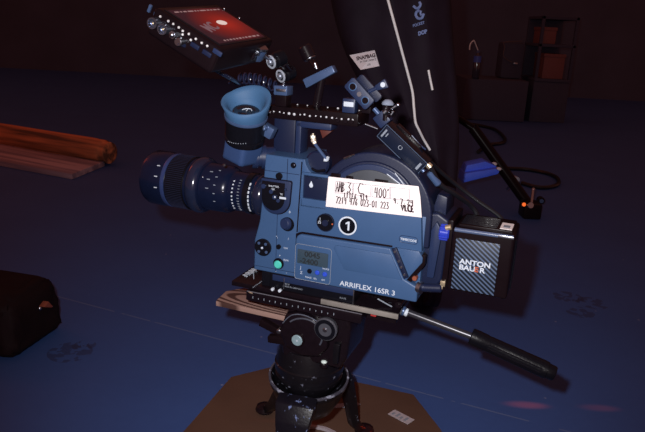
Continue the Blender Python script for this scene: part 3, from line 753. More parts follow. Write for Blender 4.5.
# wooden plank clamped below the platform
wp_ = [at(u, v, Z=-172) for u, v in ((216, 301), (226, 291), (243, 288.5))]
wk = G().prism([(wp_[0].x, wp_[0].y), (wp_[0].x - 2, wp_[0].y + 8), (wp_[1].x, wp_[1].y), (wp_[2].x, wp_[2].y + 4), (-30, wp_[2].y + 8), (-30, wp_[0].y - 2)], -182, -172, 'Z', bev=1)
o = wk.obj('wooden_plank', WOOD, TR); o['label'] = 'wooden plank with bold wavy grain'
# pan base and bowl (world metres)
cx, cy = T[0], T[1]
G(WF).lathe((cx, cy, .0), (0, 0, 1), [(.17, 0), (.17, .045), (.188, .058), (.196, .060), (.1965, .063), (.203, .064), (.204, .061), (.212, .061), (.213, .0645), (.226, .0655), (.228, .063), (.245, .060), (.262, .056), (.262, 0)], 56).obj('pan_base', WORN, TR)
p = wat(324, 363, y=1.057); G(WF).cyl(V((p.x, p.y, p.z - .006)), V((p.x, p.y - .002, p.z + .003)), .0075).obj('level_housing', METALB, TR)
G(WF).ball((p.x, p.y - .003, p.z + .004), .0055, (1, 1, .6)).obj('spirit_level', mat('pale_level', (.55, .65, .62), .2), TR)
def tilt(g):
    g.bm.transform(Matrix.Translation((cx, cy, .19)) @ Matrix.Rotation(rad(7), 4, 'X') @ Matrix.Translation((-cx, -cy, -.19)))
BW = G(WF).lathe((cx, cy, 0), (0, 0, 1), [(.11, 0), (.11, .030), (.13, .052), (.160, .066), (.178, .070), (.183, .074), (.194, .0755), (.1965, .0745), (.1965, .071), (.190, .068), (.176, .060), (.165, .04), (.165, 0)], 64); tilt(BW); BW = BW.obj('bowl', WORN, TR)
g = G(WF).ring((cx, cy, .1925), (0, 0, 1), .0725, .0762, .0045, 64); tilt(g); g.obj('bowl_rim', RIMM, BW)
# legs
def leg(ang, wide=.026, m=WORN, reach=1.0):
    a = rad(ang); d = V((math.cos(a), math.sin(a), 0)); n = V((-d.y, d.x, 0))
    t = bmesh.new(); st = [(.066, .186, wide, .006), (.084, .176, wide, .010), (.096, .150, wide * .86, .011), (.112, .10, wide * .62, .011), (.150 * reach, .045, wide * .5, .010), (.185 * reach, .012, wide * .5, .009)]
    R = []
    for k, (r, z, w_, th) in enumerate(st):
        r0 = st[max(0, k - 1)]; r1 = st[min(len(st) - 1, k + 1)]
        tg = V((r1[0] - r0[0], r1[1] - r0[1])).normalized(); nn = V((-tg.y, tg.x))
        c = V((cx, cy, 0))
        R.append([t.verts.new(c + d * (r + nn.x * th * sx) + n * (w_ * sy) + V((0, 0, z + nn.y * th * sx))) for sx, sy in ((1, -1), (1, 1), (-1, 1), (-1, -1))])
    for A, B in zip(R, R[1:]):
        for k in range(4): t.faces.new((A[k], A[(k + 1) % 4], B[(k + 1) % 4], B[k]))
    t.faces.new(R[0][::-1]); t.faces.new(R[-1]); bmesh.ops.recalc_face_normals(t, faces=list(t.faces))
    g = G(WF); g._add(t, .003, 2)
    o = g.obj('leg', m, TR)
    c = V((cx, cy, 0)) + d * .19 * reach
    g = G(WF); g.lathe(c + V((0, 0, .0075)), (0, 0, 1), [(0, 0), (0, .019), (.004, .021), (.012, .018), (.016, .010), (.018, 0)], 24); g.obj('foot', METALB, o)
    return o
leg(120, wide=.018); leg(40, wide=.017, reach=.84)
L3 = leg(256, wide=.036, m=LEGM)
# pan handle
ps, pg, pe, pt = at(398, 308.5, Y=40), at(472, 336.5, Y=40), at(548, 370.5, Y=40), at(556, 374.5, Y=40)
PH = G().tube([at(388, 305, Y=40), ps, pg], 5.8, 16, 1).obj('pan_handle', mat('grey_steel_tube', (.035, .035, .045), .3, .3, var=.1), TR)
dv = (pt - pg).normalized(); Lg = (pe - pg).length
G().lathe(pg - dv * 2, dv, [(0, 0), (0, 13), (1.5, 14.2), (26, 14.2), (28, 13.4), (60, 13.8), (Lg - 6, 14.4), (Lg, 14.2), (Lg + 1, 12.4), (Lg + 12, 12), (Lg + 14, 10.5), (Lg + 14, 0)], 32).obj('handle_grip', RIB, PH)
nv = V((0, -1, 0)); nv = (nv - dv * nv.dot(dv)).normalized(); uv = dv.cross(nv); uv = uv if uv.z > 0 else -uv
g = G()
for k in (-1, 0, 1):
    n2 = (nv * math.cos(rad(28 * k + 22)) + uv * math.sin(rad(28 * k + 22))); g.tube([pg + dv * 30 + n2 * 13.6, pg + dv * (Lg - 10) + n2 * 14.4], 1.2, 6, 1)
g.obj('grip_ridges', BLACK_G, PH)
G().cyl(ps - dv * 2, ps + dv * 13, 8.2, bev=1).obj('handle_joint', BLUESTEEL, PH)
G().cyl(ps + dv * 13, ps + dv * 19, 7, bev=1).obj('joint_ring', WHITE, PH)
G().box(40, 118, 28, 60, -140, -118.5, 4).obj('handle_bracket', METALB, TR)

# ---------------------------------------------------------------- monitor (turned to the back of the camera, tilted up)
MONX, MONN = V((.02, 1, .07)).normalized(), V((.44, -.07, .89))
MONN = (MONN - MONX * MONN.dot(MONX)).normalized(); MONY = MONX.cross(MONN)          # MONY: screen-down
if MONY.x < 0: MONY = -MONY
MONX, MONY = V((-.0155, .9974, .070)), V((.892, .0454, -.4495))
MONN = MONX.cross(MONY) * -1
MONP = V((-146, -117, 337))
MO = Matrix(((MONX.x, -MONY.x, MONN.x, MONP.x), (MONX.y, -MONY.y, MONN.y, MONP.y), (MONX.z, -MONY.z, MONN.z, MONP.z), (0, 0, 0, 1)))
MN = thing('monitor', 'black on-board monitor with a glowing red picture, tilted above the lens', 'monitor', MO @ V((0, 0, -38)))
# monitor-local coordinates: x right along the screen, y up, z out of the screen
def mg_(): return G()
H = G(); H.box(-84, 86, -54, 56, -40, -1.5, 6, M=MO, seg=3)
HS_ = H.obj('housing', BLACK, MN)
G().box(-74, 74, -47, 47, -1.6, -.6, .3, M=MO).obj('glass_bezel', BLACK_G, MN)
s = G(); s.box(-70, 70, -43.5, 43.5, -.7, -.2, 0, M=MO); 
uvl = s.bm.loops.layers.uv.new('UVMap'); MOi = MO.inverted()
for f in s.bm.faces:
    for l in f.loops:
        c = MOi @ l.vert.co; l[uvl].uv = ((c.x + 70) / 140, (c.y + 43.5) / 87)
SCN = s.obj('screen', SCREEN, MN, smooth=False)
ov = G(); ov.prism([(12.6 + 13 * math.cos(rad(a)), 3 + 6 * math.sin(rad(a))) for a in range(0, 360, 12)], -.2, .1, 'Z', M=MO); ov.obj('picture_oval', SCR_W, SCN)
G().text('MC', 26, MO @ Matrix.Translation((-50, -17, -.15)) @ Matrix.Rotation(rad(12), 4, 'Z'), .05, bold=.8).obj('picture_letters', SCR_G, SCN)
g = G()
x = -62
for wd in (10, 4, 8, 14, 4, 3, 16, 6, 5, 9, 5):
    g.box(x, x + wd, 36.5, 39, -.2, .05, M=MO); x += wd + 4
x = -50
for wd in (4, 3, 5, 4, 4, 6, 3, 5, 8, 10, 6): g.box(x, x + wd, -40.5, -37.5, -.2, .05, M=MO); x += wd + 5
g.obj('picture_text', SCR_T, SCN)
def onS(u, v, x=-85):                                            # point on the connector side of the monitor
    o = MOi @ (BFi @ EYE); d = (MOi.to_3x3() @ (BFi.to_3x3() @ ray(u, v))); return o + d * ((x - o.x) / d.x)
for u, v, R in ((156, 23, 7.5), (166, 29, 7.2)):
    p = onS(u, v)
    g = G(); g.lathe(MO @ V((-83, p.y, p.z)), MO.to_3x3() @ V((-1, 0, 0)), [(0, 0), (0, R), (12, R), (12, R - 1.6), (5, R - 1.8), (5, 2), (9, 2), (9, 0)], 28); g.obj('video_socket', mat('dark_steel', (.22, .24, .32), .25, .9), MN)
    G().ball(MO @ V((-92, p.y, p.z)), 1.8).obj('socket_pin', BRASS, MN)
p = onS(175, 34.5); G().lathe(MO @ V((-83, p.y, p.z)), MO.to_3x3() @ V((-1, 0, 0)), [(0, 0), (0, 5.5), (9, 5.5), (9, 0)], 6).ball(MO @ V((-92, p.y, p.z)), 4).obj('power_nut', STEEL, MN)
g = G()
for u, v in ((168, 21), (173, 24), (178.5, 27.5), (182.5, 31), (188.5, 34), (182.3, 34.6), (195.5, 39), (201.5, 43), (207, 46), (160, 16.5), (190.5, 40)):
    p = onS(u, v); g.ball(MO @ V((-84.2, p.y, p.z)), 1.9, seg=8)
g.obj('side_screws', mat('bright_screw', (.8, .8, .82), .3, .4), MN)
for u, v in ((195, 46), (207, 53.5), (217.5, 52.5)):
    p = onS(u, v); G().box(-86.5, -83, p.y - 7, p.y + 7, p.z - 3.2, p.z + 3.2, 1.2, M=MO).obj('port_cover', PAINT_D if u != 217.5 else PAINT_M, MN)
p = onS(149.5, 9.5); G().box(-87, -83, p.y - 2, p.y + 2, p.z - 4, p.z + 7, .8, M=MO).obj('corner_clip', BLUESTEEL, MN)
G().box(-82, -74, 51, 55.5, -14, -8, 1, M=MO).obj('top_button', BLUESTEEL, MN)
G().cyl(MO @ V((50, -56, -20)), MO @ V((50, -50, -20)), 6).ball(MO @ V((80, 10, 0)), 1.8).ball(MO @ V((82, 40, -1)), 1.8).obj('housing_screw', STEEL, HS_)
# cable leaving the monitor's connector side
p = onS(182, 41.5); cpt = MO @ V((-88, p.y, p.z))
G().cyl(MO @ V((-82, p.y, p.z)), MO @ V((-96, p.y, p.z)), 5.5).obj('cable_plug', STEEL, MN)
pts = [MO @ V((-95, p.y, p.z)), at(188, 48, Y=-190), at(201, 61, Y=-150), at(217, 71, Y=-100), at(232, 79, Y=-50), at(240, 84, Y=10)]
cb = G().tube(pts, 3.2, 10, 8); tag(cb.obj('monitor_cable', CABLEB, origin=pts[-1]), 'thin dark cable hanging from the connector side of the red-screen monitor', 'cable')
# coiled cable behind the eyecup
a0, a1 = at(236, 79, Y=55), at(276, 87, Y=55); dv = (a1 - a0).normalized(); n1 = V((0, -1, 0)); n2 = dv.cross(n1)
pts = []
for k in range(8 * 16):
    t_ = k / (8 * 16 - 1); an = t_ * 8 * 2 * math.pi
    pts.append(a0 + (a1 - a0) * t_ + (n1 * math.cos(an) + n2 * math.sin(an)) * 9 + V((0, 0, 6 * math.sin(t_ * math.pi))))
pts = [a0 + V((-14, 0, -8))] + pts + [a1 + V((20, 0, -14))]
tag(G().tube(pts, 1.9, 8, 1).obj('coiled_cable', CABLEB, origin=a1), 'black coiled cable just above the blue eyecup', 'cable')

# articulating arm between rail and monitor
AY = 34
b0, k2, k1, bA = at(281, 90, Y=AY), at(283, 75, Y=AY), at(273.5, 61, Y=AY - 40), at(256, 51.5, Y=AY - 90)
AR = thing('double_knob_mount', 'small silver and black double-knob mount that holds the monitor on the top rail', 'mount', (b0.x, AY + 10, 208))
G().box(b0.x - 13, b0.x + 12, AY - 2, AY + 24, b0.z - 9, b0.z + 7, 2.5).obj('clamp_block', BLUESTEEL, AR)
G().box(b0.x - 11, b0.x + 10, AY, AY + 22, 208, b0.z - 8, 2).obj('clamp_foot', BLACK, AR)
G().box(b0.x - 8, b0.x + 10, AY - 3, AY, b0.z - 3, b0.z + 2, .8).obj('clamp_plate', STEEL, AR)
G().cyl(b0 + V((0, 8, 4)), k2 + V((0, 6, -4)), 3).obj('stem', STEEL, AR)
for kk, dx in ((k2, V((.42, .85, .30))), (k1, V((.42, .85, .30)))):
    dx = dx.normalized()
    o = G().lathe(kk - dx * 5, dx, [(0, 0), (0, 9.5), (2, 11), (6, 11), (7, 10), (9, 12.5), (24, 12.5), (26, 11), (26, 0)], 32).obj('knob', RIB, AR)
    G().ring(kk - dx * 6.5, dx, 8, 11, 2.2, 32).obj('knob_ring', mat('bright_ring', (.38, .42, .50), .3, .2), o); G().ball(kk - dx * 6, 5.5, (1, 1, 1)).obj('knob_ball', mat('dull_steel', (.2, .22, .28), .35, .6), o)
G().cyl(k2 + V((8, 14, 6)), k1 + V((10, 14, -2)), 7).obj('arm_bar', METALB, AR)
G().cyl(k1 + V((-2, -3, 2)), bA + V((6, 4, -3)), 3).obj('stem', STEEL, AR)
Mv = Matrix.Translation(bA) @ Matrix.Rotation(rad(-22), 4, 'Z') @ Matrix.Rotation(rad(38), 4, 'Y')
G().box(-11, 11, -10, 10, -12, 12, 2.5, M=Mv).obj('clamp_head', BLUESTEEL, AR)
G().box(-4, 14, -9, 8, 10, 16, 2, M=Mv).obj('clamp_jaw', STEEL, AR)
G().cyl(bA, MO @ V((30, -52, -24)), 6).obj('mount_post', METALB, AR)

# T-handle bar clamp behind the rail
tA, tB, tm = at(306.5, 83.5, Y=70), at(335.5, 69, Y=70), at(317, 69.5, Y=70)
d = (tB - tA).normalized(); n = V((-d.z, 0, d.x))
TH = thing('rail_clamp', 'blue-grey bar clamp with a silver end cap, standing over the middle of the top rail', 'clamp', ((tA.x + tB.x) / 2, 70, 208))
G().prism([((tA + n * 8).x, (tA + n * 8).z), ((tB + n * 7).x, (tB + n * 7).z), ((tB - n * 6).x, (tB - n * 6).z), ((tA - n * 8).x, (tA - n * 8).z)], 60, 76, bev=2).obj('clamp_bar', BLUESTEEL, TH)
G().cyl(tm, tm + n * 14 - n * 4 + V((0, 0, 2)), 3, bev=1).obj('bar_stud', STEEL, TH)
G().cyl(((tA + tB) / 2) - n * 4, V((((tA + tB) / 2).x - 6, 72, 208)), 7).obj('clamp_post', METALB, TH)
kp = at(309, 57.5, Y=90)
G().cyl(kp + V((-10, 0, 18)), kp + V((2, 0, -2)), 12, bev=2).obj('clamp_knob', METALB, TH)
G().cyl(kp + V((0, 0, 2)), kp + V((3, 0, -3)), 10.5, bev=1).obj('end_cap', STEEL, TH)
G().cyl(kp, tm + n * 2, 5).obj('clamp_post', METALB, TH)

# hinged plate mount with thumb screw, at the right end of the rail
gA, gB = at(349, 81.5, Y=30), at(370.5, 105.5, Y=30); d = (gB - gA).normalized(); n = V((-d.z, 0, d.x))
GM = thing('plate_mount', 'blue-grey two-hole plate mount with a thumb screw, at the right end of the top rail', 'mount', (10, 55, 208))
c = (gA + gB) / 2; L_ = (gB - gA).length / 2
Mg = Matrix.Translation(c) @ Matrix.Rotation(-math.atan2(d.z, d.x), 4, 'Y')
o = G().prism(rrect(-L_, L_, -11, 11, 4.5), -4, 5, bev=1.2, M=Mg).obj('front_plate', PAINT_M, GM)
g = G()
for x in (-L_ + 11, L_ - 11):
    G().ring(Mg @ V((x, -3.6, 0)), (0, -1, 0), 5.2, 6.8, 1).obj('plate_ring', PAINT, o)
    G().cyl(Mg @ V((x, -3, 0)), Mg @ V((x, -4.6, 0)), 5).obj('plate_hole', BLACK, o)
G().cyl(Mg @ V((1, -4, 0)), Mg @ V((1, -5.4, 0)), 4).obj('plate_screw', STEEL, o)
G().prism(rrect(-L_ + 4, L_ + 2, 6, 22, 5), 8, 17, bev=1.2, M=Mg).obj('rear_plate', PAINT_D, GM)
ta, tb = at(366, 93, Y=40), at(384, 84.5, Y=40); dv = (tb - ta).normalized()
o = G().cyl(ta, tb - dv * 3, 3.6).obj('thumb_screw', PAINT_M, GM)
nn = V((-dv.z, 0, dv.x)); o2 = G().prism([((tb + dv * 6 + nn * 8).x, (tb + dv * 6 + nn * 8).z), ((tb + dv * 6 - nn * 8).x, (tb + dv * 6 - nn * 8).z), ((tb - dv * 14 - nn * 4.4).x, (tb - dv * 14 - nn * 4.4).z), ((tb - dv * 14 + nn * 4.4).x, (tb - dv * 14 + nn * 4.4).z)], 35, 45, bev=2.5).obj('thumb_head', PAINT_M, o)
G().cyl((tb.x, 34, tb.z), (tb.x, 33, tb.z), 4).obj('thumb_cap', WHITE, o2)
wb = at(349, 103.5, Y=36)
G().box(wb.x - 11, wb.x + 11, 34, 54, 208, wb.z + 8, 2.5).obj('mount_block', PAINT_M, GM)
G().box(wb.x - 8, wb.x + 9, 32, 36, wb.z - 5, wb.z + 3, 1).obj('block_plate', WHITE, GM)
G().cyl((c.x + 6, 34, c.z), (c.x + 6, 62, c.z - 10), 6).box(c.x - 2, c.x + 14, 50, 70, 208, c.z, 2).obj('mount_arm', METALB, GM)
# small levelling dome and clamp next to it
dm = at(388, 101, Y=50)
CK = thing('cable_clamp', 'small clamp with a pale domed cap and two silver screws, above the black wireless box', 'clamp', (dm.x, 45, 195))
G().lathe(dm + V((0, 0, -6)), (0, 0, 1), [(0, 0), (0, 9.5), (2, 10), (5, 8.5), (8, 5), (9, 0)], 28).obj('domed_cap', mat('pale_cap', (.22, .26, .34), .3, var=.1), CK)
G().cyl(dm + V((-2, 2, -7)), dm + V((-2, 2, -32)), 7).obj('clamp_post', METALB, CK)
q = at(383, 118, Y=55); Mv = Matrix.Translation(q) @ Matrix.Rotation(rad(45), 4, 'Y')
G().box(-10, 12, -9, 12, -12, 10, 2.5, M=Mv).obj('clamp_body', PAINT_M, CK)
G().cyl(at(384, 113, Y=44), at(387, 110, Y=44), 5).obj('clamp_pin', STEEL, CK)
G().cyl(at(391, 109, Y=50), at(398, 105, Y=50), 2.4).ball(at(398, 105, Y=50), 3.4, seg=10).obj('clamp_screw', STEEL, CK)
G().cyl(at(391, 115, Y=50), at(393.5, 111, Y=50), 2.2).obj('clamp_screw', STEEL, CK)
G().cyl(at(374, 108.5, Y=45), at(379, 114, Y=45), 4).obj('clamp_stud', BLUESTEEL, CK)
G().cyl(at(365, 124, Y=60), at(378, 129, Y=60), 2).obj('tension_wire', STEEL, CK)

# wireless box
r0, r1 = at(381.5, 130, Y=20), at(422.5, 169.5, Y=20); d = (r1 - r0).normalized(); L_ = (r1 - r0).length / 2
c = (r0 + r1) / 2; ang = math.atan2(d.z, d.x)
Mr = Matrix.Translation(c) @ Matrix.Rotation(-ang, 4, 'Y') @ Matrix.Rotation(rad(8), 4, 'X')
WB = thing('wireless_box', 'long black wireless box with a gold plug, slanting over the round magazine', 'wireless box', c + V((20, 20, -40)))
o = G().box(-L_, L_, 0, 26, -13.5, 13.5, 2, M=Mr).obj('housing', BLACK_G, WB)
g = G(); q = [(-L_ + 1, 12.8), (L_ - 1, 12.8), (L_ - 1, -12.8), (-L_ + 1, -12.8)]
for k in range(4): a, b2 = q[k], q[(k + 1) % 4]; g.tube([Mr @ V((a[0], -.2, a[1])), Mr @ V((b2[0], -.2, b2[1]))], .7, 6, 1)
g.obj('face_edge', mat('slate_edge', (.05, .075, .13), .4), o)
G().box(-L_ + 3, L_ - 3, -.6, 1, -11, 11, .6, M=Mr).obj('front_face', mat('slate_face', (.007, .011, .026), .3, var=.2), o)
for x0, x1, z0, z1_ in ((-L_ + 5, -L_ + 8, -8, 7), (-L_ + 11, -L_ + 13, -3, 4), (L_ - 10, L_ - 6, -7, 6)): G().box(x0, x1, -.9, 0, z0, z1_, M=Mr).obj('printed_mark', GREYP, o)
g = G().ring(Mr @ V((-4, -.6, 1)), (0, -1, 0), 2.6, 3.6, .4).obj('round_mark', GREYP, o)
jp = Mr @ V((L_ + 2, 12, 7))
G().cyl(Mr @ V((L_ - 2, 12, 7)), Mr @ V((L_ + 7, 12, 7)), 5).obj('gold_plug', BRASS, o)
G().cyl(Mr @ V((L_ - 2, 12, -6)), Mr @ V((L_ + 4, 12, -6)), 3).obj('side_socket', BLUESTEEL, o)
G().box(-L_ + 6, -L_ + 30, 20, 40, -8, 10, 3, M=Mr).box(-L_ + 10, L_ - 26, 24, 34, 8, 16, 2, M=Mr).obj('mount_bracket', METALB, WB)
g = G().tube([Mr @ V((-6, 28, 17)), Mr @ V((14, 28, 15)), Mr @ V((26, 26, 17))], 1.5, 8); g.obj('bracket_edge', PAINT_M, WB)
cq = [Mr @ V((L_ + 6, 12, 7)), at(440, 184, Y=40), at(455, 194, Y=60), at(470, 205, Y=94), V((222, 99, 52)), V((224, 95, 30)), V((224, 90, 22))]
CB = thing('power_cable', 'thick black cable running from the wireless box down behind the battery', 'cable', cq[-1])
G().tube(cq, 4.2, 10, 8).obj('cable_jacket', CABLE, CB)
G().cyl(at(429, 172, Y=32), at(439, 185, Y=38), 6, bev=2).obj('plug_sleeve', BLUESTEEL, CB)
cq = [at(437, 158, Y=60), at(455, 180, Y=90), at(470, 198, Y=120), at(481, 211, Y=150)]
g = G().tube([Mr @ V((L_ - 4, 20, 10)), at(441, 172, Y=70), at(458, 186, Y=100), at(478, 201, Y=108), V((262, 104, 50)), V((262, 97, 25)), V((262, 90, 18))], 3.5, 10, 8)
tag(g.obj('black_cable', CABLE, origin=(262, 97, 25)), 'thin black cable passing just above the plugged cable, towards the battery top', 'cable')

# ---------------------------------------------------------------- things on the floor around the tripod
bp_ = [wat(u, v, z=0) for u, v in ((231, 379), (283, 366), (352, 383), (413, 396.5), (440, 431))]
out = [(p.x, p.y) for p in bp_] + [(.33, 1.0), (.18, .72), (-.22, .70), (-.36, .95)] + [(wat(185, 432, z=0).x, wat(185, 432, z=0).y)]
BRD = G(WF).prism(out, 0, .006, 'Z', bev=.0015).obj('floor_board', CARDB, origin=(0, 1.1, 0))
tag(BRD, 'brown cut board with slanted corners lying under the tripod legs', 'board')
def scrap(u, v, w_, h_, ang, name, m, label, marks=0):
    p = wat(u, v, z=.0065)
    M = Matrix.Translation(p) @ Matrix.Rotation(rad(ang), 4, 'Z')
    o = G(WF).box(-w_ / 2, w_ / 2, -h_ / 2, h_ / 2, 0, .0008, M=M).obj(name, m, origin=p); tag(o, label, 'label')
    if marks:
        g = G(WF)
        for k in range(4): g.box(-w_ * .4 + k * w_ * .2, -w_ * .4 + k * w_ * .2 + w_ * .1, -h_ * .3, h_ * (.1 + .2 * (k % 2)), .0008, .0011, M=M)
        g.obj('print', GREYP, o)
    return o
PALE = mat('worn_paper', (.36, .33, .36), .7, var=.3, scale=200)
scrap(401, 417, .055, .026, -42, 'paper_sticker', PALE, 'small printed paper sticker on the right of the brown board', 1)
scrap(336, 406, .045, .016, 12, 'paper_scrap', mat('bluish_paper', (.24, .30, .42), .7, var=.3, scale=150), 'pale bluish scrap of paper on the brown board behind the tripod front leg')
scrap(352.5, 403, .030, .022, -50, 'paper_scrap', mat('grey_paper', (.22, .22, .28), .7, var=.4, scale=150), 'grey torn sticker beside the right tripod leg')
p = wat(312, 446, z=.0065); o = G(WF).ring((p.x, p.y, .006), (0, 0, 1), .060, .068, .006, 48).obj('wire_ring', mat('pale_ring', (.30, .27, .30), .5), origin=p); tag(o, 'pale thin ring lying on the brown board at the tripod front leg', 'ring')

# soft dark bag on the left
pb_ = [wat(u, v, z=0) for u, v in ((60, 331), (16, 362))]
ct = (pb_[0] + pb_[1]) / 2; ex = (pb_[0] - pb_[1]); Lb = ex.length; ex.normalize(); ey = V((-ex.y, ex.x, 0))
BG = thing('camera_bag', 'dark soft bag with a small red-brown tag, on the floor at the left edge', 'bag', pb_[1] + ey * .12, WF)
def soft(L, W, Hh, fr, r=.03, n=6, noise=.006, tap=.12, seed=3):
    rnd = random.Random(seed); t = bmesh.new()
    vs = [t.verts.new((x * L, y * W, z * Hh)) for z in (0, 1) for x, y in ((0, 0), (1, 0), (1, 1), (0, 1))]
    for f in ((3, 2, 1, 0), (4, 5, 6, 7), (0, 1, 5, 4), (1, 2, 6, 5), (2, 3, 7, 6), (3, 0, 4, 7)): t.faces.new([vs[i] for i in f])
    bmesh.ops.bevel(t, geom=list(t.edges), offset=r, segments=3, profile=.6, affect='EDGES')
    bmesh.ops.subdivide_edges(t, edges=list(t.edges), cuts=2, use_grid_fill=True)
    for v in t.verts:
        k = v.co.z / Hh
        v.co.x = L / 2 + (v.co.x - L / 2) * (1 - tap * k); v.co.y = W / 2 + (v.co.y - W / 2) * (1 - tap * k)
        if v.co.z > .01: v.co += V((rnd.uniform(-1, 1), rnd.uniform(-1, 1), rnd.uniform(-1, 1))) * noise
    t.transform(fr); return t
pb_[1] = pb_[1] - ex * .02 - ey * .012
fr = Matrix(((ex.x, ey.x, 0, pb_[1].x), (ex.y, ey.y, 0, pb_[1].y), (0, 0, 1, 0), (0, 0, 0, 1)))
g = G(WF); g._add(soft(Lb + .05, .40, .158, fr, r=.05, tap=.10, noise=.004)); g.obj('bag_body', BAGM, BG, angle=80)
g = G(WF); a = fr @ V((Lb * .35, .03, .13)); 
g.tube([fr @ V((Lb * .45, .26, .125)), fr @ V((Lb * .55, .25, .158)), fr @ V((Lb * .70, .22, .158)), fr @ V((Lb * .78, .2, .115))], .009, 8); g.obj('carry_handle', BAGM, BG)
p = wat(48, 299, y=(fr @ V((Lb * .8, 0, 0))).y - .005)
M_ = Matrix.Translation(fr @ V((Lb * .74, .004, .105))) @ Matrix.Rotation(math.atan2(ex.y, ex.x), 4, 'Z')
o = G(WF).prism([(-.018, .004), (.0, .012), (.018, -.010), (.010, -.009)], -.012, .004, bev=.001, M=M_).obj('tag', mat('red_brown_tag', (.20, .05, .03), .5), BG); o['label'] = 'red-brown tag'
G(WF).ball(M_ @ V((-.026, -.004, .003)), .005, seg=10).obj('tag_stud', STEEL, BG)

# long timber at the left
z1 = .03
TB = thing('timber_beam', 'long worn timber with a rounded end coloured as if lit orange, lying on the floor at the left', 'timber', wat(50, 160, z=0), WF)
pl = [wat(u, v, z=z1) for u, v in ((-60, 133), (0, 142), (50, 152.5), (104.7, 161), (72, 174), (0, 160.8), (-60, 150))]
G(WF).prism([(p.x, p.y) for p in pl], 0, z1, 'Z', bev=.004).obj('plank', WOODB, TB)
bc = [wat(u, v, z=z1 + .045) for u, v in ((-80, 123), (0, 134.5), (50, 143), (84, 148.5), (98, 151), (106, 152.3), (110.5, 153))]
G(WF).tube(bc, [.072, .072, .072, .072, .070, .062, .045], 22, 4).obj('rounded_beam', WOODR, TB, angle=50)

# ---------------------------------------------------------------- black softbox hanging behind the camera
SY = 1.80
def sp(u, v, y=SY): return wat(u, v, y=y)
SB = thing('softbox', 'big black fabric softbox with white piping and a woven label, standing behind the film camera', 'softbox', (sp(425, 318).x, SY + .12, 0), WF)
t = bmesh.new()
rows = [(-60, 318, 455), (0, 330, 456), (45, 340, 459), (90, 362, 462), (130, 385, 464), (160, 400, 462), (190, 408, 460), (225, 412, 452), (290, 412, 446), (318, 412, 440)]
F_, Bk = [], []
for i, (v, u0, u1) in enumerate(rows):
    Rw = []
    for k in range(9):
        f_ = k / 8; u = u0 + (u1 - u0) * f_
        yy = SY + .05 - .07 * math.sin(math.pi * f_) + .022 * math.sin(f_ * 21 + i * .8)
        Rw.append(t.verts.new(sp(u, v, yy)))
    F_.append(Rw); Bk.append([t.verts.new(v_.co + V((0, .25 + .1 * math.sin(math.pi * k / 8), 0))) for k, v_ in enumerate(Rw)])
nR, nC = len(rows), 9
for i in range(nR - 1):
    for k in range(nC - 1):
        t.faces.new((F_[i][k], F_[i][k + 1], F_[i + 1][k + 1], F_[i + 1][k])); t.faces.new((Bk[i][k + 1], Bk[i][k], Bk[i + 1][k], Bk[i + 1][k + 1]))
    t.faces.new((F_[i + 1][0], Bk[i + 1][0], Bk[i][0], F_[i][0])); t.faces.new((F_[i][-1], Bk[i][-1], Bk[i + 1][-1], F_[i + 1][-1]))
for k in range(nC - 1):
    t.faces.new((F_[0][k + 1], F_[0][k], Bk[0][k], Bk[0][k + 1])); t.faces.new((F_[-1][k], F_[-1][k + 1], Bk[-1][k + 1], Bk[-1][k]))
bmesh.ops.recalc_face_normals(t, faces=list(t.faces))
g = G(WF); g._add(t); fabric = g.obj('fabric_shell', FABRIC, SB, angle=80)
md = fabric.modifiers.new('soft', 'SUBSURF'); md.levels = 2; md.render_levels = 2
def front(u, v, off=.012):
    """a point on the front of the softbox skin"""
    for i in range(len(rows) - 1):
        if rows[i][0] <= v <= rows[i + 1][0]:
            q = (v - rows[i][0]) / (rows[i + 1][0] - rows[i][0])
            u0 = rows[i][1] + (rows[i + 1][1] - rows[i][1]) * q; u1 = rows[i][2] + (rows[i + 1][2] - rows[i][2]) * q
            f_ = (u - u0) / (u1 - u0); f_ = min(1, max(0, f_))
            return sp(u, v, SY + .05 - .07 * math.sin(math.pi * f_) + .022 * math.sin(f_ * 21 + (i + q) * .8) - off)
    return sp(u, v, SY - .03)
g = G(WF).tube([front(u, v) for u, v in ((385.5, -10), (388, 0), (394, 22), (401, 48), (408, 74), (412.5, 92), (414, 108), (415.5, 122), (419, 130), (424, 140), (430, 150))], .0034, 8); g.obj('piping', PIPE, SB)
g = G(WF).tube([front(428.5, 70), front(430, 78), front(432.5, 90)], .003, 8); g.obj('piping', PIPE, SB)
g = G(WF).tube([front(443, 191), front(446.5, 198), front(449, 206)], .003, 8); g.obj('piping', PIPE, SB)
# woven label
lq = [front(u, v, .028) for u, v in ((349.5, 55.2), (374.5, 50.2), (379.3, 66), (360.5, 69.8))]
lx_ = (lq[1] - lq[0]); ly_ = (lq[0] - lq[3])
cpts = lq
t = bmesh.new(); n_ = lx_.cross(ly_).normalized()
A = [t.verts.new(p) for p in cpts]; B2 = [t.verts.new(p - n_ * .002) for p in cpts]
t.faces.new(A); t.faces.new(B2[::-1])
for k in range(4): t.faces.new((A[k], B2[k], B2[(k + 1) % 4], A[(k + 1) % 4]))
bmesh.ops.recalc_face_normals(t, faces=list(t.faces)); g = G(WF); g._add(t); LB = g.obj('woven_label', LABELM, SB, smooth=False); LB['label'] = 'white woven label'
def onL(fx, fz): 
    a = lq[0] + (lq[1] - lq[0]) * fx; b2 = lq[3] + (lq[2] - lq[3]) * fx; return a + (b2 - a) * fz + n_ * .0008
xd = lq[1] - lq[0]
g = G(WF).text('SNAPBAG', .0135, frame3(onL(.13, .40), xd, V((0, 0, 1))), .0003, bold=.0004, xs=.95); g.obj('label_print', INK, LB)
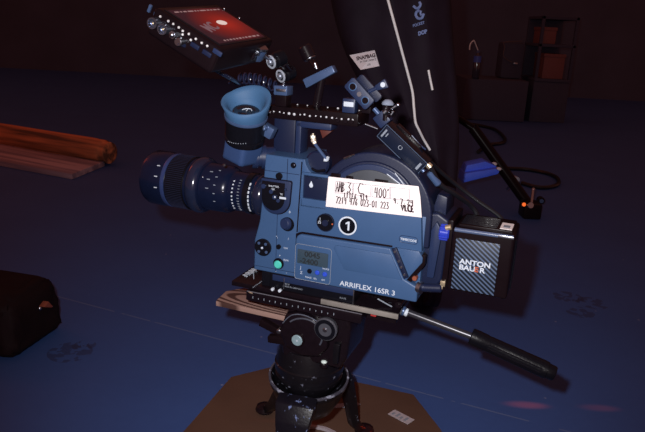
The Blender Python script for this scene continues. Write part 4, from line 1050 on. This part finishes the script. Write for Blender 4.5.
for w_, s_, fx, fz in (('BY THE CREW', .0065, .20, .60), ('SIZE', .006, .42, .84), ('M', .010, .86, .40), ('2', .010, .87, .62)): G(WF).text(w_, s_, frame3(onL(fx, fz), xd, V((0, 0, 1))), .0003).obj('label_print', INK, LB)
# vertical logo: an S-like curl over small blocks of lettering
g = G(WF)
g.tube([front(u, v, .014) for u, v in ((413.5, 6), (416, 8.2), (419, 7.5), (420.5, 4.5), (419.5, 2.2))], .0036, 6)
g.tube([front(u, v, .014) for u, v in ((419, 10.5), (416.5, 12), (416, 15.5), (418.5, 18.5), (422, 17.8), (423.8, 13.5))], .0036, 6)
g.tube([front(u, v, .014) for u, v in ((421, 10.5), (420.5, 13.2), (421.5, 15.5))], .003, 6)
g.obj('logo', LOGO, SB)
def lg(u, v, s, txt, b=.0008):
    p = front(u, v, .018); q = front(u + 8, v - 2.4, .018); return G(WF).text(txt, s, frame3(p, q - p, V((0, 0, 1))), .0005, bold=b)
lg(413, 27.2, .010, 'POCKET', .0002).obj('logo_lettering', LOGO, SB); lg(418.5, 35.5, .013, 'DOP', .0009).obj('logo_lettering', LOGO, SB)

# light stand behind it, with cables, blue wedge bag
LS = thing('light_stand', 'dark light stand with a slanting leg, on the floor to the right of the softbox', 'stand', wat(531, 211, z=0), WF)
lb, lt = wat(530, 207, z=.03), wat(473, 128, y=3.25)
G(WF).tube([lt, lb], .026, 14, 1).obj('leg', BLACK, LS)
q = wat(430, 100, y=3.3); G(WF).tube([lt, V((q.x, q.y, lt.z + .12)), V((q.x, q.y, 1.6))], .018, 14, 1).obj('pole', BLACK, LS)
bx = wat(533, 207, z=.05)
G(WF).box(bx.x - .055, bx.x + .03, bx.y - .05, bx.y + .05, 0, .075, .01).obj('foot_block', BLACK, LS)
p = wat(530, 205.5, z=.085); G(WF).cyl(p, p + V((.0, -.012, .004)), .014).obj('foot_knob', STEEL, LS)
G(WF).cyl(wat(531.5, 203, z=.09), wat(533, 190, z=.14), .006).ball(wat(533.3, 189.5, z=.14), .009).obj('foot_screw', STEEL, LS)
p = wat(524, 204.5, z=.08); G(WF).ball(p, .009).obj('indicator_light', LEDO, LS)
p = wat(541.5, 201, z=.07); G(WF).cyl(p + V((0, .03, 0)), p, .018).obj('side_knob', METALB, LS); G(WF).cyl(p, p + V((0, -.004, 0)), .010).obj('knob_face', BLUESTEEL, LS)
for u, v, fr_ in ((494, 164, .4), (498.5, 169, .5)):
    q = wat(u, v, y=lt.y + (lb.y - lt.y) * fr_ - .035); G(WF).ball(q, .012, (1.3, 1, .8), seg=12).obj('rivet', mat('pale_rivet', (.6, .64, .72), .4), LS)
G(WF).tube([wat(507, 189, y=lb.y + .08), wat(510, 186, y=lb.y + .05), wat(515, 181, y=lb.y + .04)], .006, 8).obj('clip_wire', STEEL, LS)
# blue wedge
zy = 2.92
BW_ = thing('blue_wedge_bag', 'bright blue two-panel wedge bag leaning against the slanting stand leg', 'wedge bag', wat(480, 183, y=zy), WF)
def pan(pts, y0, y1, name):
    P = [wat(u, v, y=y0) for u, v in pts]
    return G(WF).prism([(p.x, p.z) for p in P], y0, y1, bev=.006).obj(name, BLUEF, BW_)
pan([(467, 165.5), (485.5, 161.5), (497, 166.5), (496, 168), (464, 173)], zy, zy + .09, 'upper_panel')
pan([(464.5, 173.5), (496, 168.5), (500, 171.5), (498, 174.5), (462.5, 183.2)], zy - .03, zy + .09, 'lower_panel')
# cables on the floor
def cable(name, pts, r, label, m=CABLE):
    P = [wat(u, v, z=r) for u, v in pts]
    return tag(G(WF).tube(P, r, 8, 8).obj(name, m, origin=P[0]), label, 'cable')
cable('power_cable', [(470, 124), (480, 125.5), (495, 129.5), (503, 136), (505, 141), (499, 143.5), (488, 145), (478, 152)], .014, 'black cable loop on the floor behind the slanting stand leg')
cable('power_cable', [(501, 168), (510, 168.5), (522, 169), (534, 170.5), (548, 173.5), (557, 178), (558, 184), (548, 187.3), (536, 187), (522, 183)], .012, 'black cable loop on the floor to the right of the blue wedge bag')
P = [wat(516, 181, z=.02), wat(520, 183, z=.02)]
cn = wat(517.5, 181.5, z=.03)
CN = G(WF).lathe(wat(512, 177.5, z=.02), (wat(521, 183, z=.02) - wat(512, 177.5, z=.02)), [(0, 0), (0, .006), (.03, .010), (.035, .020), (.075, .020), (.08, .012), (.08, 0)], 20).obj('cable_connector', mat('pale_blue_plastic', (.30, .40, .52), .5), origin=cn)
tag(CN, 'pale blue plug lying between the black cable loop and the stand leg', 'connector')

# ---------------------------------------------------------------- far background
yC = 6.7
cs = [wat(466, 78, y=yC), wat(530, 78, y=yC)]
EC = thing('equipment_case', 'dark equipment case far behind, with the water bottle on its top', 'case', (sum(p.x for p in cs) / 2, yC + .3, 0), WF)
tz = cs[0].z
G(WF).box(cs[0].x, cs[1].x, yC, yC + .6, 0.0, tz, .02).obj('case_body', DARKC, EC)
ln = [wat(u, v, y=yC + .3) for u, v in ((503, 42), (520, 41), (503, 47), (502, 56), (510, 62), (521, 62))]
G(WF).box(ln[0].x, ln[1].x + .05, yC + .25, yC + .5, tz, ln[0].z, .03).obj('lid_box', DARKC, EC)
g = G(WF).tube([p + V((0, -.07, 0)) for p in (ln[1], ln[0], ln[2], ln[3], ln[4])], .004, 6); g.obj('lid_edge', mat('dim_edge', (.10, .06, .06), .5), EC)
p = wat(515.5, 63.5, y=yC + .23); G(WF).box(p.x - .02, p.x + .02, yC + .22, yC + .26, p.z - .008, p.z + .008, .003).obj('latch', STEEL, EC)
yB = 6.62
p = wat(475.5, 76, y=yB + .1); yB = yB + .1
BO = thing('water_bottle', 'small clear water bottle with a blue label, on the far dark case', 'bottle', (p.x, yB, tz), WF)
G(WF).lathe((p.x, yB, tz), (0, 0, 1), [(0, 0), (0, .032), (.01, .036), (.10, .036), (.17, .036), (.205, .030), (.235, .015), (.25, .013), (.25, 0)], 24).obj('bottle_body', mat('dark_clear_plastic', (.03, .03, .05), .12, spec=.8), BO)
z_ = wat(475, 59, y=yB).z; G(WF).lathe((p.x, yB, z_ - .03), (0, 0, 1), [(0, .0365), (0, .0375), (.06, .0375), (.06, .0365)], 24).obj('bottle_label', LABELB, BO)
G(WF).cyl((p.x, yB, tz + .248), (p.x, yB, tz + .272), .016).obj('bottle_cap', mat('blue_cap', (.06, .08, .2), .5), BO)
pp = [wat(u, v, y=yB - .05) for u, v in ((469.6, 49.8), (469.8, 46), (471.3, 42.5), (473.3, 41), (474.4, 41.3))]
pp.append(V((p.x, yB, tz + .262)))
G(WF).tube(pp, .006, 8).obj('highlight_arc', PIPE, BO)  # bright highlight on the bottle, modelled as a white tube
# rack with two red boxes
yR = 6.8
a, b2 = wat(534, 84, y=yR), wat(580, 20, y=yR)
RK = thing('storage_rack', 'dark storage rack far behind, holding two dark red boxes', 'rack', ((a.x + b2.x) / 2, yR + .3, 0), WF)
zs = [0, wat(550, 79, y=yR).z, wat(550, 44, y=yR).z, wat(550, 16, y=yR).z]
G(WF).box(a.x, b2.x, yR + .01, yR + .49, 0, zs[1] - .03, .01).obj('base_cabinet', DARKC, RK)
G(WF).box(a.x, b2.x, yR + .47, yR + .5, zs[1], zs[3] - .03, .004).obj('back_panel', DARKC, RK)
for z in zs[1:]: G(WF).box(a.x, b2.x, yR, yR + .5, z - .03, z, .004).obj('shelf', DARKC, RK)
for x in (a.x, b2.x - .03):
    for y in (yR,): G(WF).box(x, x + .03, y, y + .03, zs[1], zs[3], .004).obj('post', DARKC, RK)
for (u0, v0, u1, v1, z, nm, lb_) in ((541.5, 55, 566, 78, zs[1], 'storage_box', 'larger dark red box on the lower shelf of the far rack'), (542, 28, 557.5, 43, zs[2], 'storage_box', 'smaller dark red box on the upper shelf of the far rack')):
    q0, q1 = wat(u0, v1, y=yR + .03), wat(u1, v0, y=yR + .03)
    t = thing(nm, lb_, 'box', ((q0.x + q1.x) / 2, yR + .2, z), WF, group='dark red boxes on the rack')
    G(WF).box(q0.x, q1.x, yR + .03, yR + .35, z, q1.z, .01).obj('box_body', REDC, t)
    G(WF).box(q0.x - .005, q1.x + .005, yR + .025, yR + .355, q1.z - .03, q1.z + .004, .006).obj('box_lid', REDC, t)

# ---------------------------------------------------------------- light
wd = bpy.data.worlds.new('world'); sc.world = wd; wd.use_nodes = True
bg = wd.node_tree.nodes['Background']; bg.inputs['Color'].default_value = (1, .31, .22, 1); bg.inputs['Strength'].default_value = .17
def lamp(name, kind, loc, to, energy, col, **k):
    l = bpy.data.lights.new(name, kind); l.energy = energy; l.color = col
    for a_, v_ in k.items(): setattr(l, a_, v_)
    o = bpy.data.objects.new(name, l); C.objects.link(o); o.location = loc
    o.rotation_euler = (V(to) - V(loc)).to_track_quat('-Z', 'Y').to_euler(); return o
fl_ = EYE + RIGHT * -.055 - DOWN * .06 + FWD * .0
lamp('camera_flash', 'SPOT', fl_, EYE + ray(345, 245) * 1.5, 72, (1, .97, .98), shadow_soft_size=.012, spot_size=rad(76), spot_blend=1)
# red studio lamp high on the left; narrow red spots added to streak the floor
lamp('red_studio_lamp', 'AREA', (-3.2, 3.2, 2.4), (-.2, 1.2, .5), 5, (1, .12, .05), size=.8)
def beam(u, v, loc, ang, e):
    p = wat(u, v, z=0); lamp('red_streak_spot', 'SPOT', loc, p, e, (1, .06, .01), spot_size=rad(ang), spot_blend=1, shadow_soft_size=.005)
beam(527, 405, (2.4, 1.34, .62), 1.1, 800)
beam(600, 408, (2.5, 1.36, .62), 1.1, 260)
beam(300, 430, (2.2, .95, .40), 1.6, 160)

vs = sc.view_settings
sc.display_settings.display_device = 'sRGB'
vs.view_transform = 'Standard'; vs.look = 'None'; vs.exposure = 0; vs.gamma = 1; vs.use_curve_mapping = False
